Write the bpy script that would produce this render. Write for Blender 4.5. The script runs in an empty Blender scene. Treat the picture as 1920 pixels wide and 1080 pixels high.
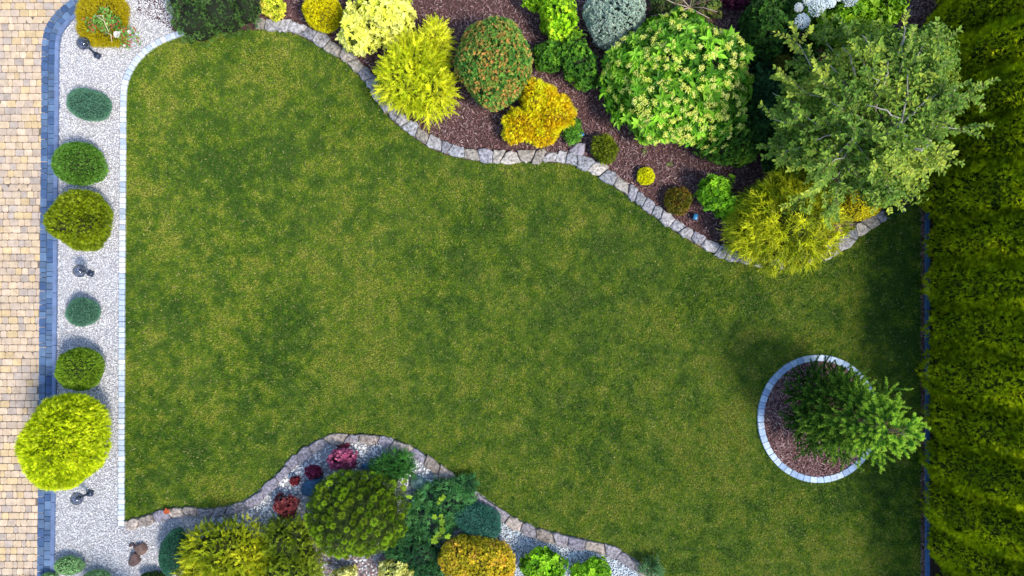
import bpy, math, random
import numpy as np
R = math.radians
random.seed(7)
RNG = np.random.default_rng(11)
scene = bpy.context.scene
COL = scene.collection

# ------------------------------------------------------------------ camera, sky, sun, exposure
CAMH = 12.0
cd = bpy.data.cameras.new("camera")
cd.sensor_width = 36.0
cd.lens = 22.5
cd.clip_start = 0.1
cd.clip_end = 2000.0
cam = bpy.data.objects.new("camera", cd)
COL.objects.link(cam)
cam.location = (0, 0, CAMH)
cam.rotation_euler = (0, 0, 0)
scene.camera = cam

SUN_EL = R(52)
SX, SY = 0.83, -0.56                       # the sun stands to the lower right of the picture
world = bpy.data.worlds.new("World")
scene.world = world
world.use_nodes = True
nt = world.node_tree
sky = nt.nodes.new("ShaderNodeTexSky")
sky.sky_type = 'NISHITA'
sky.sun_disc = False
sky.sun_elevation = SUN_EL
sky.sun_rotation = math.atan2(SX, SY)
sky.air_density = 1.3
sky.ozone_density = 2.0
bg = nt.nodes["Background"]
nt.links.new(sky.outputs[0], bg.inputs[0])
bg.inputs[1].default_value = 0.15
sd = bpy.data.lights.new("sun", 'SUN')
sd.energy = 2.7
sd.angle = R(13)
sd.color = (1.0, 0.93, 0.80)
sun = bpy.data.objects.new("sun", sd)
COL.objects.link(sun)
import mathutils
v = mathutils.Vector((SX * math.cos(SUN_EL), SY * math.cos(SUN_EL), math.sin(SUN_EL)))
sun.rotation_euler = v.to_track_quat('Z', 'Y').to_euler()
sun.location = (8, -4, 9)
scene.view_settings.view_transform = 'Standard'
scene.view_settings.look = 'None'
scene.view_settings.gamma = 1.0
scene.view_settings.exposure = 0.72
scene.cycles.transparent_max_bounces = 12
scene.cycles.max_bounces = 6

# ------------------------------------------------------------------ helpers
def P(px, py, z=0.0):
    """the spot at height z that lies over photo pixel (px, py)"""
    k = (CAMH - z) / CAMH
    return np.array(((px - 960) / 100 * k, (540 - py) / 100 * k, z))

def W(pts):
    a = np.array(pts, float)
    return np.stack([(a[:, 0] - 960) / 100, (540 - a[:, 1]) / 100], 1)

def srgb(r, g, b):
    f = lambda c: (c / 255 / 12.92) if c / 255 <= 0.04045 else ((c / 255 + 0.055) / 1.055) ** 2.4
    return np.array((f(r), f(g), f(b)))

def unit(a):
    return a / np.maximum(np.linalg.norm(a, axis=-1, keepdims=True), 1e-9)

def rnd(n, rng=None):
    return unit((rng or RNG).normal(size=(n, 3)))

def _h(ix, iy, iz, seed):
    with np.errstate(over='ignore'):
        x = (ix.astype(np.int64) * 374761393 + iy.astype(np.int64) * 668265263
             + iz.astype(np.int64) * 2147483647 + seed * 1274126177) & 0xFFFFFFFF
        x = ((x ^ (x >> 13)) * 1274126177) & 0xFFFFFFFF
        x = x ^ (x >> 16)
    return (x & 0xFFFF) / 65535.0

def vnoise(p, seed=0):
    i = np.floor(p)
    f = p - i
    f = f * f * (3 - 2 * f)
    i = i.astype(np.int64)
    out = 0
    for a in (0, 1):
        for b in (0, 1):
            for c in (0, 1):
                w = (f[:, 0] if a else 1 - f[:, 0]) * (f[:, 1] if b else 1 - f[:, 1]) * (f[:, 2] if c else 1 - f[:, 2])
                out = out + w * _h(i[:, 0] + a, i[:, 1] + b, i[:, 2] + c, seed)
    return out

def fnoise(p, seed=0, octs=3):
    s = 0; a = 1; t = 0
    for k in range(octs):
        s = s + a * vnoise(p * 2 ** k, seed + k); t += a; a *= 0.5
    return s / t

def inside(pts, poly):
    x, y = pts[:, 0], pts[:, 1]
    c = np.zeros(len(pts), bool)
    n = len(poly)
    for i in range(n):
        x1, y1 = poly[i]; x2, y2 = poly[(i + 1) % n]
        if y1 == y2:
            continue
        m = ((y1 > y) != (y2 > y)) & (x < (x2 - x1) * (y - y1) / (y2 - y1) + x1)
        c ^= m
    return c

def smooth_path(pts, step=0.04, closed=False):
    p = np.array(pts, float)
    if closed:
        p = np.vstack([p[-1], p, p[0], p[1]])
    else:
        p = np.vstack([2 * p[0] - p[1], p, 2 * p[-1] - p[-2]])
    out = []
    for i in range(1, len(p) - 2):
        L = np.linalg.norm(p[i + 1] - p[i])
        for t in np.arange(0, 1, min(1, step / max(L, 1e-6))):
            a, b, c, d = p[i - 1], p[i], p[i + 1], p[i + 2]
            out.append(0.5 * (2 * b + (c - a) * t + (2 * a - 5 * b + 4 * c - d) * t * t + (3 * b - a - 3 * c + d) * t ** 3))
    out.append(p[-2])
    return np.array(out)

class Path:
    def __init__(s, pts, closed=False):
        s.p = smooth_path(pts, 0.03, closed)
        d = np.linalg.norm(np.diff(s.p, axis=0), axis=1)
        s.s = np.concatenate([[0], np.cumsum(d)])
        s.L = s.s[-1]
    def at(s, t, off=0.0):
        x = np.interp(t, s.s, s.p[:, 0]); y = np.interp(t, s.s, s.p[:, 1])
        e = 0.05
        dx = np.interp(t + e, s.s, s.p[:, 0]) - np.interp(t - e, s.s, s.p[:, 0])
        dy = np.interp(t + e, s.s, s.p[:, 1]) - np.interp(t - e, s.s, s.p[:, 1])
        l = math.hypot(dx, dy) or 1
        return np.array((x - dy / l * off, y + dx / l * off))      # positive offset = to the left of travel

# ------------------------------------------------------------------ materials
def new_mat(name):
    m = bpy.data.materials.new(name); m.use_nodes = True
    return m, m.node_tree, m.node_tree.nodes["Principled BSDF"]

def attr_mat(name, rough=0.6, trans=0.0, bump=0.0, bscale=60, var=0.0, vscale=8, spec=0.3):
    """colour per leaf / stone / chip from the mesh, a little noise over it"""
    m, t, b = new_mat(name)
    a = t.nodes.new("ShaderNodeAttribute"); a.attribute_name = "Col"
    out = a.outputs["Color"]
    if var:
        tc = t.nodes.new("ShaderNodeTexCoord")
        n = t.nodes.new("ShaderNodeTexNoise"); n.inputs["Scale"].default_value = vscale; n.inputs["Detail"].default_value = 6
        t.links.new(tc.outputs["Object"], n.inputs["Vector"])
        r = t.nodes.new("ShaderNodeMapRange"); r.inputs[1].default_value = 0.25; r.inputs[2].default_value = 0.75
        r.inputs[3].default_value = 1 - var; r.inputs[4].default_value = 1 + var
        t.links.new(n.outputs["Fac"], r.inputs[0])
        mx = t.nodes.new("ShaderNodeVectorMath"); mx.operation = 'SCALE'
        t.links.new(out, mx.inputs[0]); t.links.new(r.outputs[0], mx.inputs["Scale"])
        out = mx.outputs[0]
    t.links.new(out, b.inputs["Base Color"])
    b.inputs["Roughness"].default_value = rough
    b.inputs["Specular IOR Level"].default_value = spec
    if bump:
        tc = t.nodes.new("ShaderNodeTexCoord")
        n = t.nodes.new("ShaderNodeTexNoise"); n.inputs["Scale"].default_value = bscale; n.inputs["Detail"].default_value = 8
        t.links.new(tc.outputs["Object"], n.inputs["Vector"])
        bp = t.nodes.new("ShaderNodeBump"); bp.inputs["Strength"].default_value = bump; bp.inputs["Distance"].default_value = 0.02
        t.links.new(n.outputs["Fac"], bp.inputs["Height"]); t.links.new(bp.outputs[0], b.inputs["Normal"])
    if trans:
        tr = t.nodes.new("ShaderNodeBsdfTranslucent")
        t.links.new(out, tr.inputs["Color"])
        mix = t.nodes.new("ShaderNodeMixShader"); mix.inputs[0].default_value = trans
        t.links.new(b.outputs[0], mix.inputs[1]); t.links.new(tr.outputs[0], mix.inputs[2])
        t.links.new(mix.outputs[0], t.nodes["Material Output"].inputs["Surface"])
    return m

def noise_mat(name, cols, scale=4.0, detail=8, rough=0.9, bump=0.3, bscale=40, coord="Object"):
    m, t, b = new_mat(name)
    tc = t.nodes.new("ShaderNodeTexCoord")
    n = t.nodes.new("ShaderNodeTexNoise"); n.inputs["Scale"].default_value = scale; n.inputs["Detail"].default_value = detail
    n.inputs["Roughness"].default_value = 0.65
    t.links.new(tc.outputs[coord], n.inputs["Vector"])
    r = t.nodes.new("ShaderNodeValToRGB")
    el = r.color_ramp.elements
    while len(el) < len(cols):
        el.new(0.5)
    for i, c in enumerate(cols):
        el[i].position = 0.3 + 0.4 * i / (len(cols) - 1); el[i].color = (*c, 1)
    t.links.new(n.outputs["Fac"], r.inputs[0]); t.links.new(r.outputs[0], b.inputs["Base Color"])
    b.inputs["Roughness"].default_value = rough
    b.inputs["Specular IOR Level"].default_value = 0.3
    n2 = t.nodes.new("ShaderNodeTexNoise"); n2.inputs["Scale"].default_value = bscale; n2.inputs["Detail"].default_value = 6
    t.links.new(tc.outputs[coord], n2.inputs["Vector"])
    bp = t.nodes.new("ShaderNodeBump"); bp.inputs["Strength"].default_value = bump; bp.inputs["Distance"].default_value = 0.02
    t.links.new(n2.outputs["Fac"], bp.inputs["Height"]); t.links.new(bp.outputs[0], b.inputs["Normal"])
    return m

M_LEAF = attr_mat("foliage", 0.55, 0.28)
M_HEDGE = attr_mat("hedge_foliage", 0.55, 0.42)
M_GRASS = attr_mat("grass_blades", 0.65, 0.2, spec=0.15)
M_PETAL = attr_mat("petals", 0.6, 0.25)
M_BARK = attr_mat("bark", 0.85, 0, 0.5, 40, 0.25, 25)
M_PAVER = attr_mat("paver_concrete", 0.85, 0, 0.3, 90, 0.22, 9)
M_STONE = attr_mat("natural_stone", 0.9, 0, 1.0, 20, 0.75, 22)
M_GRANITE = attr_mat("granite_sett", 0.85, 0, 0.4, 60, 0.22, 26)
M_GRAVEL = attr_mat("gravel", 0.8, 0, 0, spec=0.3)
M_CHIP = attr_mat("bark_chip", 0.85, 0, 0, spec=0.25)
M_ROCK = attr_mat("rock", 0.85, 0, 0.6, 14, 0.3, 9)
M_GROUND = noise_mat("far_grass", [(0.03, 0.05, 0.008), (0.06, 0.09, 0.014), (0.09, 0.11, 0.02)], 0.6)
M_THATCH = noise_mat("lawn_thatch", [(0.035, 0.065, 0.007), (0.06, 0.10, 0.010), (0.09, 0.115, 0.018)], 1.3, 10)
M_SOIL = noise_mat("soil", [(0.03, 0.018, 0.014), (0.06, 0.035, 0.028), (0.1, 0.06, 0.05)], 18)
M_MULCHB = noise_mat("mulch_bed", [(0.035, 0.016, 0.014), (0.08, 0.038, 0.036), (0.14, 0.075, 0.07)], 30, bump=0.8)
M_GRAVB = noise_mat("gravel_bed", [(0.25, 0.25, 0.27), (0.34, 0.34, 0.37), (0.45, 0.45, 0.48)], 60, bump=0.8)
M_SAND = noise_mat("joint_sand", [(0.10, 0.085, 0.07), (0.17, 0.14, 0.115), (0.24, 0.20, 0.165)], 30)
M_MORTAR = noise_mat("mortar", [(0.12, 0.11, 0.10), (0.2, 0.18, 0.165), (0.3, 0.27, 0.25)], 20)

def simple_mat(name, col, rough=0.4, metal=0.0):
    m, t, b = new_mat(name)
    tc = t.nodes.new("ShaderNodeTexCoord")
    n = t.nodes.new("ShaderNodeTexNoise"); n.inputs["Scale"].default_value = 30
    t.links.new(tc.outputs["Object"], n.inputs["Vector"])
    r = t.nodes.new("ShaderNodeValToRGB")
    r.color_ramp.elements[0].color = (*[c * 0.8 for c in col], 1); r.color_ramp.elements[1].color = (*[min(1, c * 1.2) for c in col], 1)
    t.links.new(n.outputs["Fac"], r.inputs[0]); t.links.new(r.outputs[0], b.inputs["Base Color"])
    b.inputs["Roughness"].default_value = rough; b.inputs["Metallic"].default_value = metal
    return m

M_METAL = simple_mat("dark_metal", (0.035, 0.05, 0.09), 0.35, 0.3)
M_CHROME = simple_mat("polished_metal", (0.55, 0.6, 0.68), 0.12, 0.9)
M_BLUE = simple_mat("blue_housing", (0.02, 0.16, 0.34), 0.35)
m, t, b = new_mat("smoked_glass")
tb = t.nodes.new("ShaderNodeBsdfTransparent"); tb.inputs[0].default_value = (0.52, 0.56, 0.68, 1)
gl = t.nodes.new("ShaderNodeBsdfGlossy"); gl.inputs["Roughness"].default_value = 0.08
lw = t.nodes.new("ShaderNodeLayerWeight"); lw.inputs[0].default_value = 0.35
mp = t.nodes.new("ShaderNodeMapRange"); mp.inputs[3].default_value = 0.06; mp.inputs[4].default_value = 0.8
t.links.new(lw.outputs["Facing"], mp.inputs[0])
mx = t.nodes.new("ShaderNodeMixShader")
df = t.nodes.new("ShaderNodeBsdfDiffuse"); df.inputs[0].default_value = (0.09, 0.10, 0.14, 1)
mx2 = t.nodes.new("ShaderNodeMixShader"); mx2.inputs[0].default_value = 0.35
t.links.new(gl.outputs[0], mx2.inputs[1]); t.links.new(df.outputs[0], mx2.inputs[2])
t.links.new(mp.outputs[0], mx.inputs[0]); t.links.new(tb.outputs[0], mx.inputs[1]); t.links.new(mx2.outputs[0], mx.inputs[2])
t.links.new(mx.outputs[0], t.nodes["Material Output"].inputs["Surface"])
M_GLASS = m

# ------------------------------------------------------------------ mesh building
class G:
    """loose triangles and quads, each with a colour of its own"""
    def __init__(s):
        s.t = []; s.tc = []; s.q = []; s.qc = []
    def tris(s, v, c):
        s.t.append(np.asarray(v, np.float32).reshape(-1, 3, 3)); s.tc.append(np.broadcast_to(np.asarray(c, np.float32), (len(s.t[-1]), 3)))
    def quads(s, v, c):
        s.q.append(np.asarray(v, np.float32).reshape(-1, 4, 3)); s.qc.append(np.broadcast_to(np.asarray(c, np.float32), (len(s.q[-1]), 3)))
    def obj(s, name, mat, parent=None, base=(0, 0, 0)):
        T = np.concatenate(s.t) if s.t else np.zeros((0, 3, 3), np.float32)
        Q = np.concatenate(s.q) if s.q else np.zeros((0, 4, 3), np.float32)
        c = np.concatenate([np.concatenate(s.tc) if s.tc else np.zeros((0, 3), np.float32),
                            np.concatenate(s.qc) if s.qc else np.zeros((0, 3), np.float32)])
        v = np.concatenate([T.reshape(-1, 3), Q.reshape(-1, 3)]) - np.asarray(base, np.float32)
        me = bpy.data.meshes.new(name)
        nv = len(v); nf = len(T) + len(Q)
        me.vertices.add(nv); me.vertices.foreach_set("co", v.astype(np.float32).ravel())
        me.loops.add(nv); me.loops.foreach_set("vertex_index", np.arange(nv, dtype=np.int32))
        st = np.concatenate([np.arange(len(T)) * 3, len(T) * 3 + np.arange(len(Q)) * 4]).astype(np.int32)
        me.polygons.add(nf); me.polygons.foreach_set("loop_start", st)
        me.update(calc_edges=True)
        return finish(me, name, c, mat, parent, base)

class S:
    """joined, indexed surfaces (tubes, blobs, blocks)"""
    def __init__(s):
        s.v = []; s.f = []; s.c = []; s.n = 0
    def add(s, v, f, c):
        s.v.append(np.asarray(v, float).reshape(-1, 3))
        s.f += [tuple(i + s.n for i in q) for q in f]
        s.c += [tuple(c)] * len(f)
        s.n += len(s.v[-1])
    def obj(s, name, mat, parent=None, base=(0, 0, 0), smooth=True):
        v = np.concatenate(s.v) - np.asarray(base)
        me = bpy.data.meshes.new(name)
        me.from_pydata(v.tolist(), [], s.f)
        if smooth:
            me.polygons.foreach_set("use_smooth", [True] * len(s.f))
        me.update()
        return finish(me, name, np.array(s.c, np.float32), mat, parent, base)

def finish(me, name, c, mat, parent, base):
    a = me.attributes.new("Col", 'FLOAT_COLOR', 'FACE')
    a.data.foreach_set("color", np.concatenate([c, np.ones((len(c), 1))], 1).astype(np.float32).ravel())
    me.materials.append(mat)
    o = bpy.data.objects.new(name, me); COL.objects.link(o)
    if parent is not None:
        o.parent = parent
    else:
        o.location = base
    return o

def tag(o, label=None, cat=None, group=None, kind=None):
    if label: o["label"] = label
    if cat: o["category"] = cat
    if group: o["group"] = group
    if kind: o["kind"] = kind
    return o

def thing(name, base, label, cat, group=None):
    o = bpy.data.objects.new(name, None); COL.objects.link(o)
    o.empty_display_size = 0.1
    o.location = tuple(float(x) for x in base)
    return tag(o, label, cat, group)

def tube(s, pts, r0, r1, col, k=6):
    pts = [np.asarray(p, float) for p in pts]
    n = len(pts); V = []; F = []
    for i, p in enumerate(pts):
        d = unit(pts[min(i + 1, n - 1)] - pts[max(i - 1, 0)])
        a = unit(np.cross(d, (0.13, 0.31, 0.94) if abs(d[2]) < 0.9 else (1, 0, 0))); bb = np.cross(d, a)
        r = r0 + (r1 - r0) * i / (n - 1)
        for j in range(k):
            t = 2 * math.pi * j / k
            V.append(p + a * math.cos(t) * r + bb * math.sin(t) * r)
    for i in range(n - 1):
        for j in range(k):
            F.append((i * k + j, i * k + (j + 1) % k, (i + 1) * k + (j + 1) % k, (i + 1) * k + j))
    F.append(tuple(range(k))[::-1]); F.append(tuple((n - 1) * k + j for j in range(k)))
    s.add(V, F, col)

def lathe(s, prof, c, col, k=24):
    V = []; F = []
    n = len(prof)
    for r, z in prof:
        for j in range(k):
            t = 2 * math.pi * j / k
            V.append((c[0] + math.cos(t) * max(r, 1e-4), c[1] + math.sin(t) * max(r, 1e-4), c[2] + z))
    for i in range(n - 1):
        for j in range(k):
            F.append((i * k + j, i * k + (j + 1) % k, (i + 1) * k + (j + 1) % k, (i + 1) * k + j))
    s.add(V, F, col)

def box(s, c, sx, sy, sz, rot=0, col=(.5, .5, .5), bev=0.1):
    """box standing on c with bevelled top edges"""
    ca, sa = math.cos(rot), math.sin(rot)
    V = []
    for (z, k) in ((0, 1), (sz * (1 - bev), 1), (sz, 1 - bev)):
        for (a, b2) in ((-1, -1), (1, -1), (1, 1), (-1, 1)):
            x, y = a * sx / 2 * k, b2 * sy / 2 * k
            V.append((c[0] + x * ca - y * sa, c[1] + x * sa + y * ca, c[2] + z))
    F = [(0, 3, 2, 1), (8, 9, 10, 11)]
    for l in (0, 4):
        for j in range(4):
            F.append((l + j, l + (j + 1) % 4, l + 4 + (j + 1) % 4, l + 4 + j))
    s.add(V, F, col)

def block(s, poly, z0, z1, bev, col, jit=0.0):
    """stone or paver: outline in plan, bevelled top, slightly uneven face"""
    p = np.array(poly, float); n = len(p); c = p.mean(0)
    d = np.linalg.norm(p - c, axis=1, keepdims=True)
    q = c + (p - c) * (1 - bev / d)
    V = [(x, y, z0) for x, y in p] + [(x, y, z1 - bev * 0.7) for x, y in p]
    V += [(x, y, z1 + random.uniform(-jit, jit)) for x, y in q] + [(c[0], c[1], z1 + random.uniform(-jit, jit) * 1.4)]
    F = []
    for l in (0, n):
        for j in range(n):
            F.append((l + j, l + (j + 1) % n, l + n + (j + 1) % n, l + n + j))
    for j in range(n):
        F.append((2 * n + j, 2 * n + (j + 1) % n, 3 * n))
    s.add(V, F, col)

def sheet(name, poly, z, mat, kind="structure"):
    p = [(float(x), float(y), z) for x, y in poly]
    if sum(a[0] * b2[1] - b2[0] * a[1] for a, b2 in zip(p, p[1:] + p[:1])) < 0:
        p = p[::-1]
    tri = mathutils.geometry.tessellate_polygon([[mathutils.Vector(q) for q in p]])
    me = bpy.data.meshes.new(name); me.from_pydata(p, [], [tuple(x) for x in tri])
    me.update()
    if me.polygons[0].normal.z < 0:
        me.flip_normals()
    me.materials.append(mat)
    o = bpy.data.objects.new(name, me); COL.objects.link(o)
    return tag(o, kind=kind)

# ------------------------------------------------------------------ leaf elements (all vectorised)
def perp(D, rng=None):
    return unit(np.cross(D, rnd(len(D), rng)))

def blades(g, p, D, L, Wd, c, Sd=None):
    Sd = perp(D) if Sd is None else Sd
    L = np.reshape(L, (-1, 1)); Wd = np.reshape(Wd, (-1, 1))
    g.tris(np.stack([p - Sd * Wd / 2, p + Sd * Wd / 2, p + D * L], 1), c)

def leaves(g, p, D, N, L, Wd, c, fold=0.25, fat=0.55):
    L = np.reshape(L, (-1, 1)); Wd = np.reshape(Wd, (-1, 1))
    Sd = unit(np.cross(D, N)); N2 = np.cross(Sd, D)
    tip = p + D * L - N2 * L * 0.12
    up = N2 * Wd * fold
    m1 = p + D * L * 0.3; m2 = p + D * L * 0.68
    l1 = m1 + Sd * Wd * 0.46 + up; l2 = m2 + Sd * Wd * fat * 0.75 + up * 0.8
    r1 = m1 - Sd * Wd * 0.46 + up; r2 = m2 - Sd * Wd * fat * 0.75 + up * 0.8
    g.quads(np.stack([p, l1, l2, tip], 1), c)
    g.quads(np.stack([p, tip, r2, r1], 1), c * 0.94)

def threads(g, p, D, L, Wd, c, droop=0.35, seg=3):
    L = np.reshape(L, (-1, 1)); Wd = np.reshape(Wd, (-1, 1))
    Sd = unit(np.cross(D, np.array([0, 0, 1.0]) + 0.3 * rnd(len(D))))
    prev = p
    for k in range(seg):
        t1 = (k + 1) / seg
        nx = p + D * L * t1 + np.array([0, 0, -1.0]) * L * droop * t1 * t1
        w0 = Wd * (1 - k / seg) * 0.5 + 0.001; w1 = Wd * (1 - t1) * 0.5 + 0.001
        g.quads(np.stack([prev - Sd * w0, prev + Sd * w0, nx + Sd * w1, nx - Sd * w1], 1), c)
        prev = nx

def pick(n, cols, p=None, scale=3.0, seed=0, jit=0.18, clump=0.6):
    """colour per element from a palette, part random, part in clumps"""
    cols = np.array(cols)
    r = RNG.random(n)
    if p is not None and clump:
        q = np.clip((fnoise(p * scale, seed, 2) - 0.5) * 2.2 + 0.5, 0, 1)
        r = np.clip(q * clump + r * (1 - clump), 0, 0.9999)
    x = r * (len(cols) - 1); i = x.astype(int); f = (x - i)[:, None]
    c = cols[i] * (1 - f) + cols[np.minimum(i + 1, len(cols) - 1)] * f
    return c * (1 + RNG.normal(size=(n, 1)) * jit).clip(0.5, 1.6)

class Dome:
    """lobed, slightly irregular rounded crown"""
    def __init__(s, px, py, rx, ry, h, z0=0.0, amp=0.10, lobes=14, sq=2.0, seed=None, rot=0.0):
        s.rng = np.random.default_rng(seed if seed is not None else int(px * 7 + py * 13) % 99991)
        zc = z0 + h * 0.45
        zs = z0 + h * 0.62; k = (CAMH - zs) / CAMH * 0.93
        s.off = rnd(1, s.rng)[0] * 9; s.z0 = z0; s.h = h; s.k = lobes * 0.35
        s.c = P(px, py, zs); s.c[2] = zc; s.rx = rx / 100 * k; s.ry = ry / 100 * k; s.up = h * 0.55; s.dn = h * 0.45
        s.amp = amp; s.lc = rnd(lobes, s.rng); s.sq = sq; s.rot = rot
        d = rnd(900, s.rng)                 # size and seat the crown so that its seen outline is the traced one
        d = d[d[:, 2] > -.6]
        for _ in range(7):
            q = s.place(d); kk = 100 * CAMH / (CAMH - q[:, 2])
            u = 960 + q[:, 0] * kk; w_ = 540 - q[:, 1] * kk
            s.rx *= min(max((rx - 2.2) * 2 / (u.max() - u.min()), .6), 1.5); s.ry *= min(max((ry - 2.2) * 2 / (w_.max() - w_.min()), .6), 1.5)
            s.rx = max(s.rx, rx / 100 * .55); s.ry = max(s.ry, ry / 100 * .55)
            s.c[0] += (px - (u.max() + u.min()) / 2) / 100 * .85; s.c[1] -= (py - (w_.max() + w_.min()) / 2) / 100 * .85
        s.base = np.array((s.c[0], s.c[1], z0))
    def rad(s, d):
        w = np.exp(s.k * (d @ s.lc.T - 1)).max(1)
        r = 1 + (s.amp * 1.25 + .045) * 1.5 * (fnoise(d * 1.5 + s.off, 2, 2) - 0.5) * 2 + s.amp * (w - 0.75) * 1.6 + s.amp * 0.5 * (vnoise(d * 3.1 + 7, 5) - 0.5)
        if s.sq != 2:
            r = r / (np.abs(d) ** s.sq).sum(1) ** (1 / s.sq)
        return r[:, None]
    def place(s, d, f=1.0):
        rz = np.where(d[:, 2:3] > 0, s.up, s.dn)
        q = d * s.rad(d) * f
        x = q[:, 0:1] * s.rx; y = q[:, 1:2] * s.ry
        ca, sa = math.cos(s.rot), math.sin(s.rot)
        return s.c + np.concatenate([x * ca - y * sa, x * sa + y * ca, q[:, 2:3] * rz], 1)
    def normal(s, d):
        rz = np.where(d[:, 2:3] > 0, s.up, s.dn)
        n = unit(np.concatenate([d[:, 0:1] / s.rx, d[:, 1:2] / s.ry, d[:, 2:3] / rz], 1))
        ca, sa = math.cos(s.rot), math.sin(s.rot)
        return np.stack([n[:, 0] * ca - n[:, 1] * sa, n[:, 0] * sa + n[:, 1] * ca, n[:, 2]], 1)
    def area(s):
        return 2 * math.pi * (s.rx * s.ry + (s.rx + s.ry) / 2 * s.up) * 0.75
    def dirs(s, n, zmin=-0.45):
        d = rnd(int(n * 1.9), s.rng); d = d[d[:, 2] > zmin]
        # even cover over a stretched crown: keep with odds that follow the local area
        return d[:n]
    def sample(s, n, depth=0.18, zmin=-0.45):
        d = s.dirs(n, zmin)
        f = 1 - depth * s.rng.random((len(d), 1)) ** 1.5 + (s.rng.random((len(d), 1)) < .05) * s.rng.uniform(0, .3 * min(s.amp, .2) + .02, (len(d), 1))
        return s.place(d, f), s.normal(d)

def core(sfc, D, f, col):
    """inner twigs and dead needles of a dense shrub, darkened to paint gap shade"""
    k, m = 20, 10
    d = []
    for i in range(m + 1):
        th = math.pi * (0.02 + 0.73 * i / m)
        for j in range(k):
            a = 2 * math.pi * j / k
            d.append((math.sin(th) * math.cos(a), math.sin(th) * math.sin(a), math.cos(th)))
    d = np.array(d)
    v = D.place(d, f)
    F = [(i * k + j, (i + 1) * k + j, (i + 1) * k + (j + 1) % k, i * k + (j + 1) % k) for i in range(m) for j in range(k)]
    F.append(tuple(range(k)))
    sfc.add(v, F, col)

def stems(sfc, D, n, col, r=0.012, f=0.86):
    d = D.dirs(n, 0.05)
    e = D.place(d, f)
    for q in e:
        b2 = D.base + np.array((random.uniform(-.05, .05), random.uniform(-.05, .05), 0))
        mid = b2 * 0.5 + q * 0.5 + np.array((0, 0, 0.12 * D.h)) + rnd(1)[0] * 0.02
        tube(sfc, [b2, b2 * 0.7 + mid * 0.3, mid, q], r, r * 0.35, col, 5)

# ------------------------------------------------------------------ foliage styles
def f_needle(g, D, cols, dens=9000, L=0.028, Wd=0.007, spread=0.6, depth=0.16, clump=0.5, scale=9):
    p, n = D.sample(int(D.area() * dens), depth)
    d = unit(n + spread * D.rng.normal(size=p.shape))
    blades(g, p, d, L * D.rng.uniform(.6, 1.3, len(p)), Wd, pick(len(p), cols, p, scale, 3, clump=clump))

def f_spray(g, D, cols, dens=2200, L=0.05, Wd=0.010, spread=0.6, depth=0.2, clump=0.5, scale=8, lift=0.0, k=5, droop=0.0):
    """flat fans of scale leaves, as on a thuja"""
    p, n = D.sample(int(D.area() * dens), depth)
    d = unit(n + spread * D.rng.normal(size=p.shape) + np.array((0, 0, lift)))
    Sd = perp(d, D.rng); Nn = np.cross(d, Sd)
    c = pick(len(p), cols, p, scale, 3, clump=clump)
    Ls = L * D.rng.uniform(.6, 1.3, (len(p), 1))
    for j in range(k):
        t = j / max(k - 1, 1) * 2 - 1
        a = t * 0.95
        dd = unit(d * math.cos(a) + Sd * math.sin(a) + np.array((0, 0, -droop * abs(t))))
        st = p + d * Ls * (0.25 * (1 - abs(t)))
        blades(g, st, dd, Ls * (1 - 0.3 * abs(t)), Wd, c * (1 + 0.08 * D.rng.normal(size=(len(p), 1))), unit(np.cross(dd, Nn)))

def f_leafy(g, D, cols, dens=1500, L=0.05, Wd=0.028, depth=0.2, tilt=0.7, clump=0.4, scale=7, edge=None, fold=0.25, up=0.25):
    p, n = D.sample(int(D.area() * dens), depth)
    tdir = unit(np.cross(n, rnd(len(p), D.rng)))
    d = unit(tdir * 0.9 + n * 0.45 + np.array((0, 0, 0.0)))
    N = unit(n + tilt * 0.6 * D.rng.normal(size=p.shape) + np.array((0, 0, up)))
    Ls = L * D.rng.uniform(.65, 1.25, len(p))
    c = pick(len(p), cols, p, scale, 3, clump=clump)
    if edge is not None:       # variegated leaf: pale margin, green middle a hair above it
        leaves(g, p, d, N, Ls, Wd * Ls / L, np.broadcast_to(edge, c.shape) * (1 + 0.08 * D.rng.normal(size=(len(p), 1))), fold)
        leaves(g, p + d * (Ls[:, None] * 0.12) + N * 0.002, d, N, Ls * 0.74, Wd * Ls / L * 0.52, c, fold)
    else:
        leaves(g, p, d, N, Ls, Wd * Ls / L, c, fold)

def f_whorl(g, D, cols, dens=120, L=0.09, Wd=0.04, k=6, depth=0.25, rise=0.3, clump=0.4, scale=5, jit=0.35, size=0.35, up=0.4):
    """shoot tips, each ringed by leaves"""
    p, n = D.sample(int(D.area() * dens), depth)
    ax = unit(n + jit * D.rng.normal(size=p.shape) + np.array((0, 0, up)))
    a = perp(ax, D.rng); b2 = np.cross(ax, a)
    c = pick(len(p), cols, p, scale, 3, clump=clump)
    sz = D.rng.uniform(1 - size, 1 + size, len(p))
    for j in range(k):
        th = 2 * math.pi * j / k + D.rng.normal(size=(len(p), 1)) * 0.25
        rr = a * np.cos(th) + b2 * np.sin(th)
        rs = rise + D.rng.uniform(-.2, .3, (len(p), 1))
        d = unit(rr + ax * rs)
        N = unit(ax - rr * rs)
        f = D.rng.uniform(.75, 1.1, len(p))
        leaves(g, p, d, N, L * sz * f, Wd * sz * f, c * (1 + 0.12 * D.rng.normal(size=(len(p), 1))), 0.22)
    return p, ax

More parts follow.
